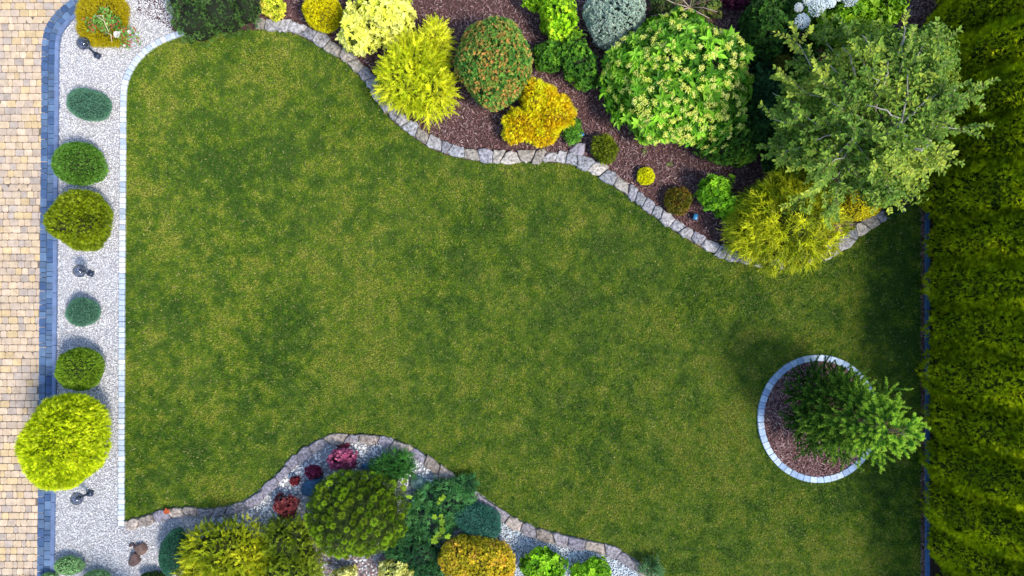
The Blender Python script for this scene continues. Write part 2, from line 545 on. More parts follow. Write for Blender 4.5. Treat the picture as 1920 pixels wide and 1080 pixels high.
def f_thread(g, D, cols, dens=900, L=0.22, Wd=0.008, spread=0.5, depth=0.45, droop=0.4, side=5, clump=0.6, scale=5, up=0.3):
    """long arching cords with short side cords"""
    p, n = D.sample(int(D.area() * dens / 9), depth, -0.3)
    d0 = unit(n + spread * D.rng.normal(size=p.shape) + np.array((0, 0, up)))
    c0 = pick(len(p), cols, p, scale, 3, clump=clump)
    p = np.repeat(p, 9, 0) + D.rng.normal(size=(len(p) * 9, 3)) * .012
    d = unit(np.repeat(d0, 9, 0) + .42 * D.rng.normal(size=p.shape)); c = np.repeat(c0, 9, 0) * D.rng.uniform(.8, 1.2, (len(p), 1))
    Ls = L * D.rng.uniform(.45, 1.2, (len(p), 1))
    threads(g, p, d, Ls, Wd, c, droop)
    for j in range(side):
        t = D.rng.uniform(.25, .9, (len(p), 1))
        q = p + d * Ls * t + np.array((0, 0, -1.0)) * Ls * droop * t * t
        dd = unit(d + 0.75 * D.rng.normal(size=p.shape) * np.array((1, 1, .5)) + np.array((0, 0, -droop)) * t)
        blades(g, q, dd, Ls * 0.33 * D.rng.uniform(.6, 1.2, (len(p), 1)), Wd * 0.85, c * (1 + 0.12 * D.rng.normal(size=(len(p), 1))))

def f_feather(g, D, cols, dens=160, L=0.24, Wd=0.011, spread=0.45, depth=0.4, droop=0.25, k=9, clump=0.6, scale=3, up=0.35, sl=0.32):
    """plume-like sprays: a stem with short side shoots on both sides"""
    p, n = D.sample(int(D.area() * dens), depth, -0.3)
    d = unit(n + spread * D.rng.normal(size=p.shape) + np.array((0, 0, up)))
    Ls = L * D.rng.uniform(.6, 1.2, (len(p), 1))
    Sd = unit(np.cross(d, n + 0.5 * rnd(len(p), D.rng)))
    Nn = np.cross(d, Sd)
    c = pick(len(p), cols, p, scale, 3, clump=clump)
    threads(g, p, d, Ls, Wd, c * 0.8, droop, 3)
    for j in range(k):
        t = 0.12 + 0.88 * j / k
        q = p + d * Ls * t + np.array((0, 0, -1.0)) * Ls * droop * t * t
        for sg in (-1, 1):
            dd = unit(d * 0.85 + Sd * sg * 0.62 + 0.22 * D.rng.normal(size=p.shape) + np.array((0, 0, -droop * t)))
            ll = Ls * sl * (1.15 - t) * D.rng.uniform(.7, 1.2, (len(p), 1))
            cc = c * (1 + 0.1 * D.rng.normal(size=(len(p), 1)))
            blades(g, q, dd, ll, Wd, cc, unit(np.cross(dd, Nn + 0.3 * rnd(len(p), D.rng))))
            blades(g, q + dd * ll * .4, unit(dd + Sd * sg * .5 + .3 * D.rng.normal(size=p.shape)), ll * .5, Wd * .8, cc)

def f_tuft(g, D, cols, n=300, r=0.05, k=70, L=0.03, Wd=0.006, depth=0.12, clump=0.35, scale=4):
    """round knobs of needles on the shoot ends, as on a mountain pine"""
    N0 = n * 4
    d = D.dirs(N0, -0.35)
    pts = D.place(d, 1.0); keep = []
    for i in range(len(pts)):       # keep tufts apart so that dark gaps stay between them
        if all(np.sum((pts[i] - pts[j]) ** 2) > (r * 1.75) ** 2 for j in keep):
            keep.append(i)
            if len(keep) >= n: break
    d = d[keep]
    f = 1 - depth * D.rng.random((len(d), 1))
    p = D.place(d, f); nn = D.normal(d)
    c = pick(len(p), cols, p, scale, 3, clump=clump)
    rr = r * D.rng.uniform(.75, 1.25, (len(p), 1))
    for j in range(k):
        q = unit(D.rng.normal(size=p.shape) + nn * 0.7)
        blades(g, p + q * rr * 0.5, unit(q + nn * .25), rr * 0.55 * D.rng.uniform(.8, 1.2, (len(p), 1)), Wd,
               c * (1 + 0.12 * D.rng.normal(size=(len(p), 1))))
    # shoot axis under each tuft
    threads(g, p - nn * 0.09, nn, 0.1, 0.012, np.broadcast_to(np.array((.05, .035, .02)), p.shape), 0, 2)
    return p, nn

def f_cluster(g, p, ax, r, cols, k=40, pet=0.012, flat=0.45):
    """flower heads built of many small petals"""
    n = len(p)
    c = pick(n, cols, None, jit=0.08)
    a = perp(ax); b2 = np.cross(ax, a)
    for j in range(k):
        th = RNG.uniform(0, 2 * math.pi, (n, 1)); rr = np.sqrt(RNG.random((n, 1)))
        R_ = np.reshape(r, (-1, 1))
        q = p + (a * np.cos(th) + b2 * np.sin(th)) * rr * R_ + ax * R_ * flat * (1 - rr * rr)
        N = unit(ax + 0.4 * RNG.normal(size=p.shape)); d = perp(N)
        leaves(g, q, d, N, pet * 2, pet * 1.8, c * (1 + 0.08 * RNG.normal(size=(n, 1))), 0.1, 0.7)

# ================================================================== THE SETTING
EDGE_TOP = [(480, 46), (530, 48), (572, 61), (612, 82), (652, 108), (687, 141), (716, 182), (745, 220), (775, 245), (810, 267), (850, 283),
            (900, 292), (960, 295), (1030, 294), (1080, 302), (1130, 323), (1170, 350), (1210, 383), (1250, 411), (1300, 444), (1350, 470),
            (1400, 485), (1460, 492), (1520, 484), (1570, 461), (1610, 432), (1650, 408), (1690, 384)]
EDGE_BOT = [(236, 984), (270, 976), (310, 964), (350, 960), (388, 962), (428, 958), (468, 942), (505, 915), (533, 886), (562, 858),
            (594, 836), (628, 825), (670, 822), (714, 826), (758, 840), (798, 863), (838, 893), (870, 916), (905, 941), (940, 966),
            (975, 986), (1012, 1000), (1062, 1013), (1110, 1023), (1152, 1037), (1192, 1060), (1230, 1090), (1290, 1150)]
KERB = [(229, 985), (229, 860), (229.5, 700), (230, 560), (231, 400), (232, 260), (232.5, 190), (236, 155), (248, 127), (266, 104), (288, 86),
        (318, 71), (350, 60)]
pt_top = Path(W(EDGE_TOP)); pt_bot = Path(W(EDGE_BOT)); pt_kerb = Path(W(KERB))
def offs(path, o, step=0.1):
    return [tuple(path.at(t, o)) for t in np.arange(0, path.L + step / 2, step)]

lawn_poly = offs(pt_kerb, -0.055) + [tuple(x) for x in W([(360, 62), (420, 56)])] + offs(pt_top, -0.11) \
    + [tuple(x) for x in W([(1722, 366), (1728, 380), (1728, 1500), (1500, 1500)])] + offs(pt_bot, 0.10)[::-1]
def joffs(path, o, a):
    return [tuple(path.at(t, o + random.uniform(-a, a))) for t in np.arange(0, path.L, .035)]
LAWN = np.array(joffs(pt_kerb, -0.040, .014) + [tuple(x) for x in W([(360, 62), (420, 56)])] + joffs(pt_top, -0.105, .03)
    + [tuple(x) for x in W([(1722, 366), (1728, 380), (1728, 1500), (1500, 1500)])] + joffs(pt_bot, 0.09, .03)[::-1])
RC = W([(1533, 784.5)])[0]
ring_poly = [(RC[0] + 1.05 * math.cos(a), RC[1] + 1.11 * math.sin(a)) for a in np.linspace(0, 2 * math.pi, 60, endpoint=False)]
RING = np.array(ring_poly)

big = 600
sheet("ground", [(-big, -big), (big, -big), (big, big), (-big, big)], -0.06, M_GROUND)
sheet("gravel_bed", W([(90, -200), (480, -200), (480, 300), (250, 400), (250, 900), (560, 800), (1400, 1000), (1500, 1500), (-100, 1500), (84, 1400), (84, 300)]), -0.024, M_GRAVB)
sheet("mulch_bed", W([(300, -260), (2100, -260), (2100, 700), (1000, 560), (420, 200), (330, 60), (255, 20)]), -0.014, M_MULCHB)
sheet("hedge_soil", W([(1700, 385), (2300, 385), (2300, 1600), (1700, 1600)]), -0.010, M_SOIL)
lawn = sheet("lawn", lawn_poly, -0.004, M_THATCH)
sheet("joint_sand", W([(-700, -300), (140, -300), (96, 60), (80, 1500), (-700, 1500)]), -0.018, M_SAND)
sheet("ring_bed", ring_poly, 0.012, M_MULCHB)

# ---- clay coloured cobble paving on the left
BAND = [(230, -62), (195, -40), (160, -22), (128, 2), (102, 25), (86, 48), (79.5, 72), (77.5, 100), (77, 200), (76, 300), (75, 420), (73.5, 560),
        (72, 800), (71, 900), (69, 1080), (67.5, 1250), (66, 1400)]
bp_ = Path(W(BAND))
band_poly = np.array([tuple(x) for x in bp_.p] + [(-20, bp_.p[-1][1]), (-20, bp_.p[0][1])])
cream = [srgb(202, 178, 148), srgb(200, 176, 150), srgb(202, 180, 156), srgb(196, 174, 152), srgb(188, 168, 150), srgb(178, 162, 150), srgb(202, 176, 136)]
pv = S()
row = 0.131
y = 6.6; ri = 0
while y > -8.2:
    x = -13.5 + random.uniform(0, .1)
    while x < -7.4:
        w = random.choice([.082, .12, .125, .165, .165, .20])
        cx, cy = x + w / 2, y
        skew = 0.004 * (cx + 9)
        if inside(np.array([[cx, cy]]), band_poly)[0] or inside(np.array([[cx - 0.03, cy]]), band_poly)[0]:
            hw = w / 2 - .0045; hh = row / 2 - .0045
            # last stone of a row is cut where it meets the dark band
            ch = random.uniform(.010, .02)
            j = lambda: random.uniform(-.0025, .0025)
            c = np.array(random.choice(cream)) * random.uniform(.88, 1.08)
            wob = ri % 12 == 0 and random.random() < .8
            sl = random.uniform(-.028, .028) if wob else 0
            poly = [(cx - hw + ch + sl, cy - hh + j()), (cx + hw - ch + sl, cy - hh + j()), (cx + hw + sl + j(), cy - hh + ch), (cx + hw - sl + j(), cy + hh - ch),
                    (cx + hw - ch - sl, cy + hh + j()), (cx - hw + ch - sl, cy + hh + j()), (cx - hw - sl + j(), cy + hh - ch), (cx - hw + sl + j(), cy - hh + ch)]
            block(pv, poly, -.03, .0 + random.uniform(-.002, .002), .007, c, .0012)
        x += w
    y -= row; ri += 1
tag(pv.obj("cobble_paving", M_PAVER, smooth=False), kind="structure")

# ---- dark grey double band and kerb between paving and gravel, blue skylight painted in
slate = [srgb(84, 108, 142), srgb(74, 98, 134), srgb(94, 118, 150), srgb(66, 90, 128), srgb(84, 104, 132)]
bd = S()
for lane, (o0, o1) in enumerate(((0.0, .128), (.13, .262))):
    t = random.uniform(0, .1)
    while t < bp_.L - .2:
        w = random.choice([.088, .125, .125, .17, .17])
        g_ = .004
        a, b_, c_, d_ = bp_.at(t + g_, o0 + g_), bp_.at(t + w - g_, o0 + g_), bp_.at(t + w - g_, o1 - g_), bp_.at(t + g_, o1 - g_)
        ch = .012
        def cut(p, q):
            return p + unit(q - p) * ch * random.uniform(.7, 1.2)
        poly = []
        cs = [a, b_, c_, d_]
        for i in range(4):
            poly += [cut(cs[i], cs[i - 1]), cut(cs[i], cs[(i + 1) % 4])]
        block(bd, poly, -.03, .007 + random.uniform(-.002, .002), .006, np.array(random.choice(slate)) * random.uniform(.85, 1.1), .001)
        t += w
tag(bd.obj("slate_paver_band", M_PAVER, smooth=False), kind="structure")
kb = S(); t = 0.0
while t < bp_.L - .3:
    w = .98
    n = 8
    A = [bp_.at(t + (w - .008) * i / n, .268) for i in range(n + 1)]; B = [bp_.at(t + (w - .008) * i / n, .336) for i in range(n + 1)]
    block(kb, A + B[::-1], -.05, .03, .006, np.array(srgb(104, 122, 158)) * random.uniform(.9, 1.08), .0005)
    t += w
tag(kb.obj("slate_kerb", M_PAVER, smooth=False), label="thin slate concrete kerb painted with blue skylight between the dark paver band and white gravel", cat="kerb")

# ---- pale sett kerb between gravel and lawn: one thing, every sett a part
def sett_row(name, path, w0, ln, label, cols, h=.04, closed=False):
    th = thing(name, (*path.at(0), 0), label, "kerb")
    n = int(path.L / ln); n = min(n, 98)
    ln = path.L / n
    for i in range(n):
        s = S(); g_ = .003; t = i * ln
        cs = [path.at(t + g_, -w0 / 2), path.at(t + ln - g_, -w0 / 2), path.at(t + ln - g_, w0 / 2), path.at(t + g_, w0 / 2)]
        poly = []
        for k in range(4):
            a, b_, c_ = cs[k - 1], cs[k], cs[(k + 1) % 4]
            poly += [b_ + unit(a - b_) * .009 + np.random.uniform(-.002, .002, 2), b_ + unit(c_ - b_) * .009 + np.random.uniform(-.002, .002, 2)]
        block(s, poly, -.05, h + random.uniform(-.004, .004), .007, np.array(random.choice(cols)) * random.uniform(.86, 1.08), .002)
        s.obj("sett", M_GRANITE, th, th.location, smooth=False)
    return th
np.random.seed(3)
pale = [srgb(206, 212, 222), srgb(190, 200, 216), srgb(214, 216, 220), srgb(176, 188, 206)]
sett_row("sett_kerb", pt_kerb, .105, .10, "long pale granite sett kerb between the white gravel strip and the lawn", pale)
ring_path = Path([(RC[0] + 1.08 * math.cos(a), RC[1] + 1.14 * math.sin(a)) for a in np.linspace(0, 2 * math.pi, 28, endpoint=False)], closed=True)
sett_row("sett_ring", ring_path, .115, .125, "round ring of pale granite setts around the small spruce on the lawn", [srgb(168, 188, 214), srgb(186, 200, 218), srgb(150, 172, 204)], .05)

# ---- natural stone edgings
def stone_edge(name, path, width, lens, label, cols, h, jitter=.032, t0=0.0):
    th = thing(name, (*path.at(0), 0), label, "stone edging")
    m = S(); st = .12; n = int(path.L / st)
    V = []; F = []
    for i in range(n + 1):
        for o in (-width / 2 + .03, width / 2 - .03):
            p = path.at(path.L * i / n, o); V.append((p[0], p[1], .012))
    for i in range(n):
        F.append((2 * i, 2 * i + 2, 2 * i + 3, 2 * i + 1))
    m.add(V, F, (.1, .1, .1))
    m.obj("mortar", M_MORTAR, th, th.location)
    t = t0; slant = 0
    while t < path.L - .1:
        w = random.uniform(*lens); w = min(w, path.L - t)
        ns = random.uniform(-.055, .055)
        wl = width * random.uniform(.72, 1.12)
        cc = random.uniform(-.022, .022)
        lo, hi = -wl / 2 + cc, wl / 2 + cc
        g_ = .0045
        poly = []
        K = 4
        for i in range(K + 1):                          # lawn or bed side, ragged
            f = i / K; e = (.018 if i in (0, K) else 0)
            poly.append(path.at(t + g_ + (w - 2 * g_) * f + slant * (1 - f) + ns * f, lo + e + random.uniform(-jitter, jitter) * .6))
        poly.append(path.at(t + w - g_, (lo + hi) / 2) + np.random.uniform(-.006, .006, 2))
        for i in range(K + 1):
            f = 1 - i / K; e = (.018 if i in (0, K) else 0)
            poly.append(path.at(t + g_ + (w - 2 * g_) * f - slant * (1 - f) - ns * f, hi - e + random.uniform(-jitter, jitter) * .6))
        poly.append(path.at(t + g_, (lo + hi) / 2) + np.random.uniform(-.006, .006, 2))
        s = S()
        c = np.array(random.choice(cols)) * random.uniform(.8, 1.12)
        # two rings on the face so that it is not flat
        p = np.array(poly); cen = p.mean(0); k = len(p); zt = h + random.uniform(-.012, .014)
        tilt = np.random.uniform(-.05, .05, 2)
        rings = []
        for f, z in ((1, -.04), (1, zt - .02), (.90, zt - .004), (.6, zt + .003), (.25, zt + .003)):
            q = cen + (p - cen) * f
            dz = (q - cen) @ tilt if z > 0 else np.zeros(k)
            rr = np.random.uniform(-.005, .005, k) if f < 1 else np.zeros(k)
            rings.append([(q[i][0], q[i][1], z + dz[i] + rr[i]) for i in range(k)])
        V = [v_ for r_ in rings for v_ in r_]
        F = [(l * k + i, l * k + (i + 1) % k, (l + 1) * k + (i + 1) % k, (l + 1) * k + i) for l in range(4) for i in range(k)]
        F.append(tuple(4 * k + i for i in range(k)))
        s.add(V, F, c)
        s.obj("stone", M_STONE, th, th.location, smooth=False)
        t += w; slant = ns
    return th
stone_edge("stone_edging", pt_top, .245, (.15, .31), "curving row of grey natural stones along the upper mulch bed",
           [srgb(160, 156, 158), srgb(144, 144, 150), srgb(174, 166, 158), srgb(138, 136, 144), srgb(150, 142, 134)], .07)
stone_edge("stone_edging", pt_bot, .20, (.24, .40), "curving row of brownish grey stones along the lower pebble bed",
           [srgb(140, 134, 140), srgb(126, 122, 134), srgb(158, 146, 138), srgb(136, 126, 120)], .06)

# ---- kerb board under the hedge
hk = S()
for i in range(13):
    y0 = 1.45 - i
    n = 4
    block(hk, [(7.735, y0 - .995), (7.805, y0 - .995), (7.805, y0), (7.735, y0)], -.05, .05, .005, np.array(srgb(70, 108, 158)) * random.uniform(.9, 1.1), .0005)
tag(hk.obj("hedge_kerb", M_PAVER, smooth=False), label="straight blue grey concrete kerb along the foot of the hedge", cat="kerb")

# ================================================================== GRASS, GRAVEL, PEBBLES, BARK
def scatter(poly, n, bbox=None, excl=()):
    x0, y0 = poly.min(0); x1, y1 = poly.max(0)
    if bbox: x0, y0, x1, y1 = max(x0, bbox[0]), max(y0, bbox[1]), min(x1, bbox[2]), min(y1, bbox[3])
    p = np.stack([RNG.uniform(x0, x1, n), RNG.uniform(y0, y1, n)], 1)
    m = inside(p, poly)
    for e in excl: m &= ~inside(p, e)
    return p[m]

RINGOUT = np.array([(RC[0] + (1.125 + random.uniform(-.012, .012)) * math.cos(a), RC[1] + (1.185 + random.uniform(-.012, .012)) * math.sin(a)) for a in np.linspace(0, 2 * math.pi, 160, endpoint=False)])
p2 = scatter(LAWN, 1050000, (-7.4, -6.3, 7.75, 5.2), (RINGOUT,))
p3 = np.concatenate([p2, np.zeros((len(p2), 1))], 1)
# sward colour: dry and lusher patches, hedge shade painted in, tufts, single blades
big_ = fnoise(p3 * np.array((.42, .42, 1)) + 31, 21, 3)
mid_ = fnoise(p3 * 2.2, 4, 4); fin_ = fnoise(p3 * 9, 9, 2)
lush_shade = np.zeros(len(p2)); dry = np.zeros(len(p2))
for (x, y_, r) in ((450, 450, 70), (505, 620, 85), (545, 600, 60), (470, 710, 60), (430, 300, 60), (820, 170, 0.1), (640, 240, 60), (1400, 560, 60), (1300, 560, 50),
                   (1120, 800, 90), (290, 830, 60), (900, 420, 70), (260, 930, 30), (800, 520, 60), (1240, 400, 50), (1080, 330, 40), (380, 830, 50), (1700, 560, 120), (1700, 900, 150), (1660, 480, 90)):  # final entries beside the hedge paint its shade into the grass colour
    c = W([(x, y_)])[0]; lush_shade += np.exp(-((p2 - c) ** 2).sum(1) / (r / 100) ** 2)
for (x, y_, r) in ((280, 640, 40), (262, 700, 30), (430, 660, 70), (620, 440, 60), (650, 640, 80), (540, 560, 30), (900, 640, 120), (720, 560, 60), (1050, 740, 70), (300, 170, 50), (520, 500, 40),
                   (640, 790, 50), (1000, 870, 90), (1130, 920, 80), (1300, 830, 90), (1500, 560, 30), (350, 480, 60), (740, 390, 90), (560, 190, 60), (1180, 420, 20), (960, 360, 50), (600, 330, 60), (1150, 990, 60), (420, 880, 60), (480, 770, 60)):
    c = W([(x, y_)])[0]; dry += np.exp(-((p2 - c) ** 2).sum(1) / (r / 100) ** 2)
cl_ = fnoise(p3 * 4.6, 14, 2)
v_ = (big_ - .5) * 1.2 + (mid_ - .5) * 2.1 + (cl_ - .5) * 1.5 + (fin_ - .5) * 2.3 + dry * .22 - lush_shade * .46 + RNG.normal(size=len(p2)) * .27
v_ = np.clip(v_ * .55 + .50, 0, 1)
pal = np.array([(.028, .078, .010), (.058, .122, .009), (.105, .172, .011), (.160, .208, .018), (.215, .225, .036)])
x = v_ * 3.999; i_ = x.astype(int); f_ = (x - i_)[:, None]
gc = pal[i_] * (1 - f_) + pal[i_ + 1] * f_
st = RNG.random(len(p2)) < .05
gc[st] = np.array((.36, .31, .15)) * RNG.uniform(.5, 1.1, (st.sum(), 1))
gc = gc * 1.80 * np.array((1.0, 1.0, .85))
g = G()
D_ = unit(RNG.normal(size=p3.shape) * np.array((.62, .62, .2)) + np.array((0, 0, .75)))
hgt = RNG.uniform(.022, .05, len(p2)) * (1 + .35 * (mid_ - .5)) * (1 + 0.25 * np.clip(lush_shade, 0, 1))
blades(g, p3 - np.array((0, 0, .004)), D_, hgt, RNG.uniform(.008, .015, len(p2)), gc)
tag(g.obj("grass", M_GRASS), label="dense short lawn grass with dry yellowish and dark lusher patches, hedge shade painted in", cat="grass", kind="stuff")

def stones(name, p, r, cols, label, z=-.012, jit=.1, cat="gravel"):
    n = len(p); g = G()
    o = np.array([(1, 0, 0), (0, 1, 0), (-1, 0, 0), (0, -1, 0)], float)
    a = RNG.uniform(0, 6.28, n); sc = r * RNG.uniform(.55, 1.35, n); el = RNG.uniform(.65, 1.0, n)
    ca, sa = np.cos(a), np.sin(a)
    c = pick(n, cols, jit=jit, clump=0)
    z0 = z + RNG.uniform(0, r * .9, n)
    K = 6; ring = []; top = []
    for j in range(K):
        t = 2 * math.pi * j / K
        rr = RNG.uniform(.8, 1.15, n)
        for lst, f, zz in ((ring, 1.0, 0.0), (top, .55, .55)):
            X = math.cos(t) * sc * rr * f; Y = math.sin(t) * sc * el * rr * f
            lst.append(np.stack([p[:, 0] + X * ca - Y * sa, p[:, 1] + X * sa + Y * ca, z0 + zz * sc + (RNG.normal(size=n) * .12 * sc if f < 1 else 0)], 1))
    cen = np.stack([p[:, 0], p[:, 1], z0 + sc * .62], 1)
    for j in range(K):
        k = (j + 1) % K
        g.quads(np.stack([ring[j], ring[k], top[k], top[j]], 1), c)
        g.tris(np.stack([top[j], top[k], cen], 1), c)
    return tag(g.obj(name, M_GRAVEL), label=label, cat=cat, kind="stuff")

gp = W([(101, 1180), (105, 860), (107.5, 560), (110.5, 200), (111.5, 100), (115, 72), (126, 50), (147, 22), (180, -6), (230, -40), (340, -40), (325, 30), (320, 68), (288, 81), (262, 100),
        (243, 125), (231, 153), (227, 190), (226, 400), (224, 700), (223, 988), (250, 992), (300, 975), (360, 972), (395, 974), (420, 1000), (420, 1180)])
white = [(.50, .51, .56), (.74, .74, .77), (.80, .79, .80), (.62, .58, .56), (.30, .30, .36), (.82, .82, .86), (.70, .69, .72)]
q = scatter(gp, 190000)
stones("white_gravel", q, .0090, white, "fine white gravel filling the strip along the left side of lawn")
BEDB = np.array([tuple(x) for x in offs(pt_bot, -.06)] + [tuple(x) for x in W([(1290, 1250), (235, 1250)])])
q = scatter(BEDB, 30000)
m_ = (q[:, 0] < W([(395, 0)])[0][0]) | (q[:, 0] > W([(930, 0)])[0][0])
stones("white_pebbles", q[~m_], .021, [(.62, .66, .70), (.80, .82, .84), (.70, .70, .70), (.86, .86, .86), (.5, .54, .6)], "larger white pebbles inside the lower stone edging", cat="pebbles")
q = scatter(BEDB, 100000)
q = q[q[:, 0] > W([(915, 0)])[0][0]]
stones("pale_grit", q, .014, [(.46, .55, .64), (.62, .70, .76), (.76, .80, .84), (.40, .46, .54)], "pale bluish gravel at the lower right end of the pebble bed", z=-.008)

BEDT = np.array([tuple(x) for x in offs(pt_top, .06)] + [tuple(x) for x in W([(1760, 370), (1990, 300), (1990, -160), (300, -160), (330, 60)])])
def chips(name, p, label, z=-.008):
    n = len(p); g = G()
    cols = [(.075, .036, .036), (.135, .066, .066), (.20, .10, .10), (.27, .155, .155), (.36, .24, .24), (.14, .09, .11)]
    c = pick(n, cols, np.concatenate([p, np.zeros((n, 1))], 1), 1.5, 2, .25, .35)
    lt = RNG.random(n) < .045; c[lt] = np.array((.55, .43, .38)) * RNG.uniform(.6, 1.2, (lt.sum(), 1))
    p3 = np.stack([p[:, 0], p[:, 1], z + RNG.uniform(0, .03, n)], 1)
    D = unit(RNG.normal(size=(n, 3)) * np.array((1, 1, .28))); Sd = unit(np.cross(D, np.array((0, 0, 1.0)) + .35 * rnd(n)))
    L = RNG.uniform(.010, .034, n)[:, None]; Wd = RNG.uniform(.003, .008, n)[:, None]
    U = np.cross(Sd, D) * .004
    a, b2, c2, d2 = p3 - D * L - Sd * Wd, p3 + D * L - Sd * Wd * .7, p3 + D * L + Sd * Wd * .8, p3 - D * L + Sd * Wd
    g.quads(np.stack([a + U, b2 + U, c2 + U, d2 + U], 1), c)
    g.quads(np.stack([a, b2, b2 + U, a + U], 1), c); g.quads(np.stack([d2 + U, c2 + U, c2, d2], 1), c)
    return tag(g.obj(name, M_CHIP), label=label, cat="bark mulch", kind="stuff")
chips("bark_mulch", scatter(BEDT, 95000), "purplish brown bark mulch covering the upper planting bed")
chips("bark_mulch", scatter(RING, 14000), "purplish brown bark mulch inside the granite sett ring", .012)
# bits of bark scattered along the lower bed and under the hedge
chips("bark_litter", scatter(W([(590, 985), (720, 1000), (740, 1040), (700, 1110), (560, 1110), (560, 1040)]), 2500), "reddish bark litter under the mountain pine at the bottom edge", .004)
chips("hedge_litter", scatter(W([(1725, 372), (1737, 372), (1737, 1300), (1725, 1300)]), 2200), "dark bark and earth litter in the narrow gap along the hedge", -.006)
# dry needles and leaf crumbs blown over the gravel, thickest near the shrubs
q = np.concatenate([scatter(gp, 500)] + [P(a, b_)[:2] + RNG.normal(size=(40, 2)) * r for a, b_, r in ((250, 60, .35), (150, 250, .3), (150, 640, .3), (160, 930, .3), (280, 30, .35), (240, 1000, .4))])
q = q[inside(q, gp)]; n = len(q)
g = G(); p3_ = np.stack([q[:, 0], q[:, 1], np.full(n, .012)], 1)
leaves(g, p3_, unit(RNG.normal(size=(n, 3)) * (1, 1, .1)), unit(np.array((0, 0, 1.0)) + .2 * rnd(n)), RNG.uniform(.012, .03, n), RNG.uniform(.005, .014, n),
       pick(n, [(.10, .06, .03), (.22, .13, .06), (.34, .24, .12), (.06, .05, .04)]))
tag(g.obj("leaf_litter", M_CHIP), label="small dry leaf crumbs lying over the white gravel", cat="leaf litter", kind="stuff")

# ================================================================== PLANTS
def C(*a):
    return [tuple(np.minimum(srgb(*c) * 1.45, .88)) for c in a]
TWIG = tuple(srgb(66, 52, 36)); BARKG = tuple(srgb(120, 108, 92)); DARKG = tuple(srgb(34, 42, 16))

def shrub(name, label, cat, domes, fn, core_f=.80, core_c=DARKG, nst=10, group=None, leafname="foliage", stem_c=TWIG, extra=None, sr=.012):
    """domes: list of Dome args; fn(g, D) puts the foliage on one of them"""
    Ds = [Dome(**d) if isinstance(d, dict) else Dome(*d) for d in domes]
    th = thing(name, Ds[0].base, label, cat, group)
    g = G()
    for D in Ds: fn(g, D)
    g.obj(leafname, M_LEAF, th, th.location)
    s = S()
    for D in Ds:
        if core_f: core(s, D, core_f, core_c)
        stems(s, D, nst, stem_c, sr, max(core_f, .7) + .06)
    s.obj("branches", M_BARK, th, th.location)
    if extra: extra(th, Ds)
    return th

def dm(px, py, rx, ry, h, **k):
    return dict(px=px, py=py, rx=rx, ry=ry, h=h, **k)

# palettes (real leaf colours)
BLUEG = C((44, 84, 66), (70, 116, 92), (104, 146, 120), (80, 124, 92))
MIDG = C((50, 84, 20), (84, 122, 34), (112, 150, 48), (70, 104, 30))
OLIVE = C((66, 84, 6), (104, 122, 12), (134, 148, 18), (88, 100, 10))
LIME = C((104, 124, 8), (160, 176, 14), (194, 208, 26), (216, 224, 44))
GOLD = C((150, 120, 6), (208, 176, 14), (238, 208, 26), (248, 226, 60))
GOLDG = C((104, 116, 10), (150, 160, 20), (196, 196, 34), (222, 212, 48))
DKG = C((18, 40, 10), (34, 62, 16), (54, 86, 24), (30, 56, 20))
BRG = C((48, 90, 10), (86, 136, 16), (130, 176, 28), (166, 200, 44))
HEDGE = C((92, 118, 8), (132, 154, 10), (172, 184, 16), (202, 206, 24))

# ---- gravel strip, top to bottom
def grassy(g, D):
    f_needle(g, D, C((120, 108, 4), (150, 136, 8), (176, 160, 16), (92, 92, 6)), 11000, .060, .010, .55, .2)
shrub("juniper_shrub", "squarish olive gold needle cushion beside the topmost lamp, a rose growing over it", "shrub",
      [dm(193, 40, 51, 50, .42, sq=3.2, amp=.05)], grassy, .86)

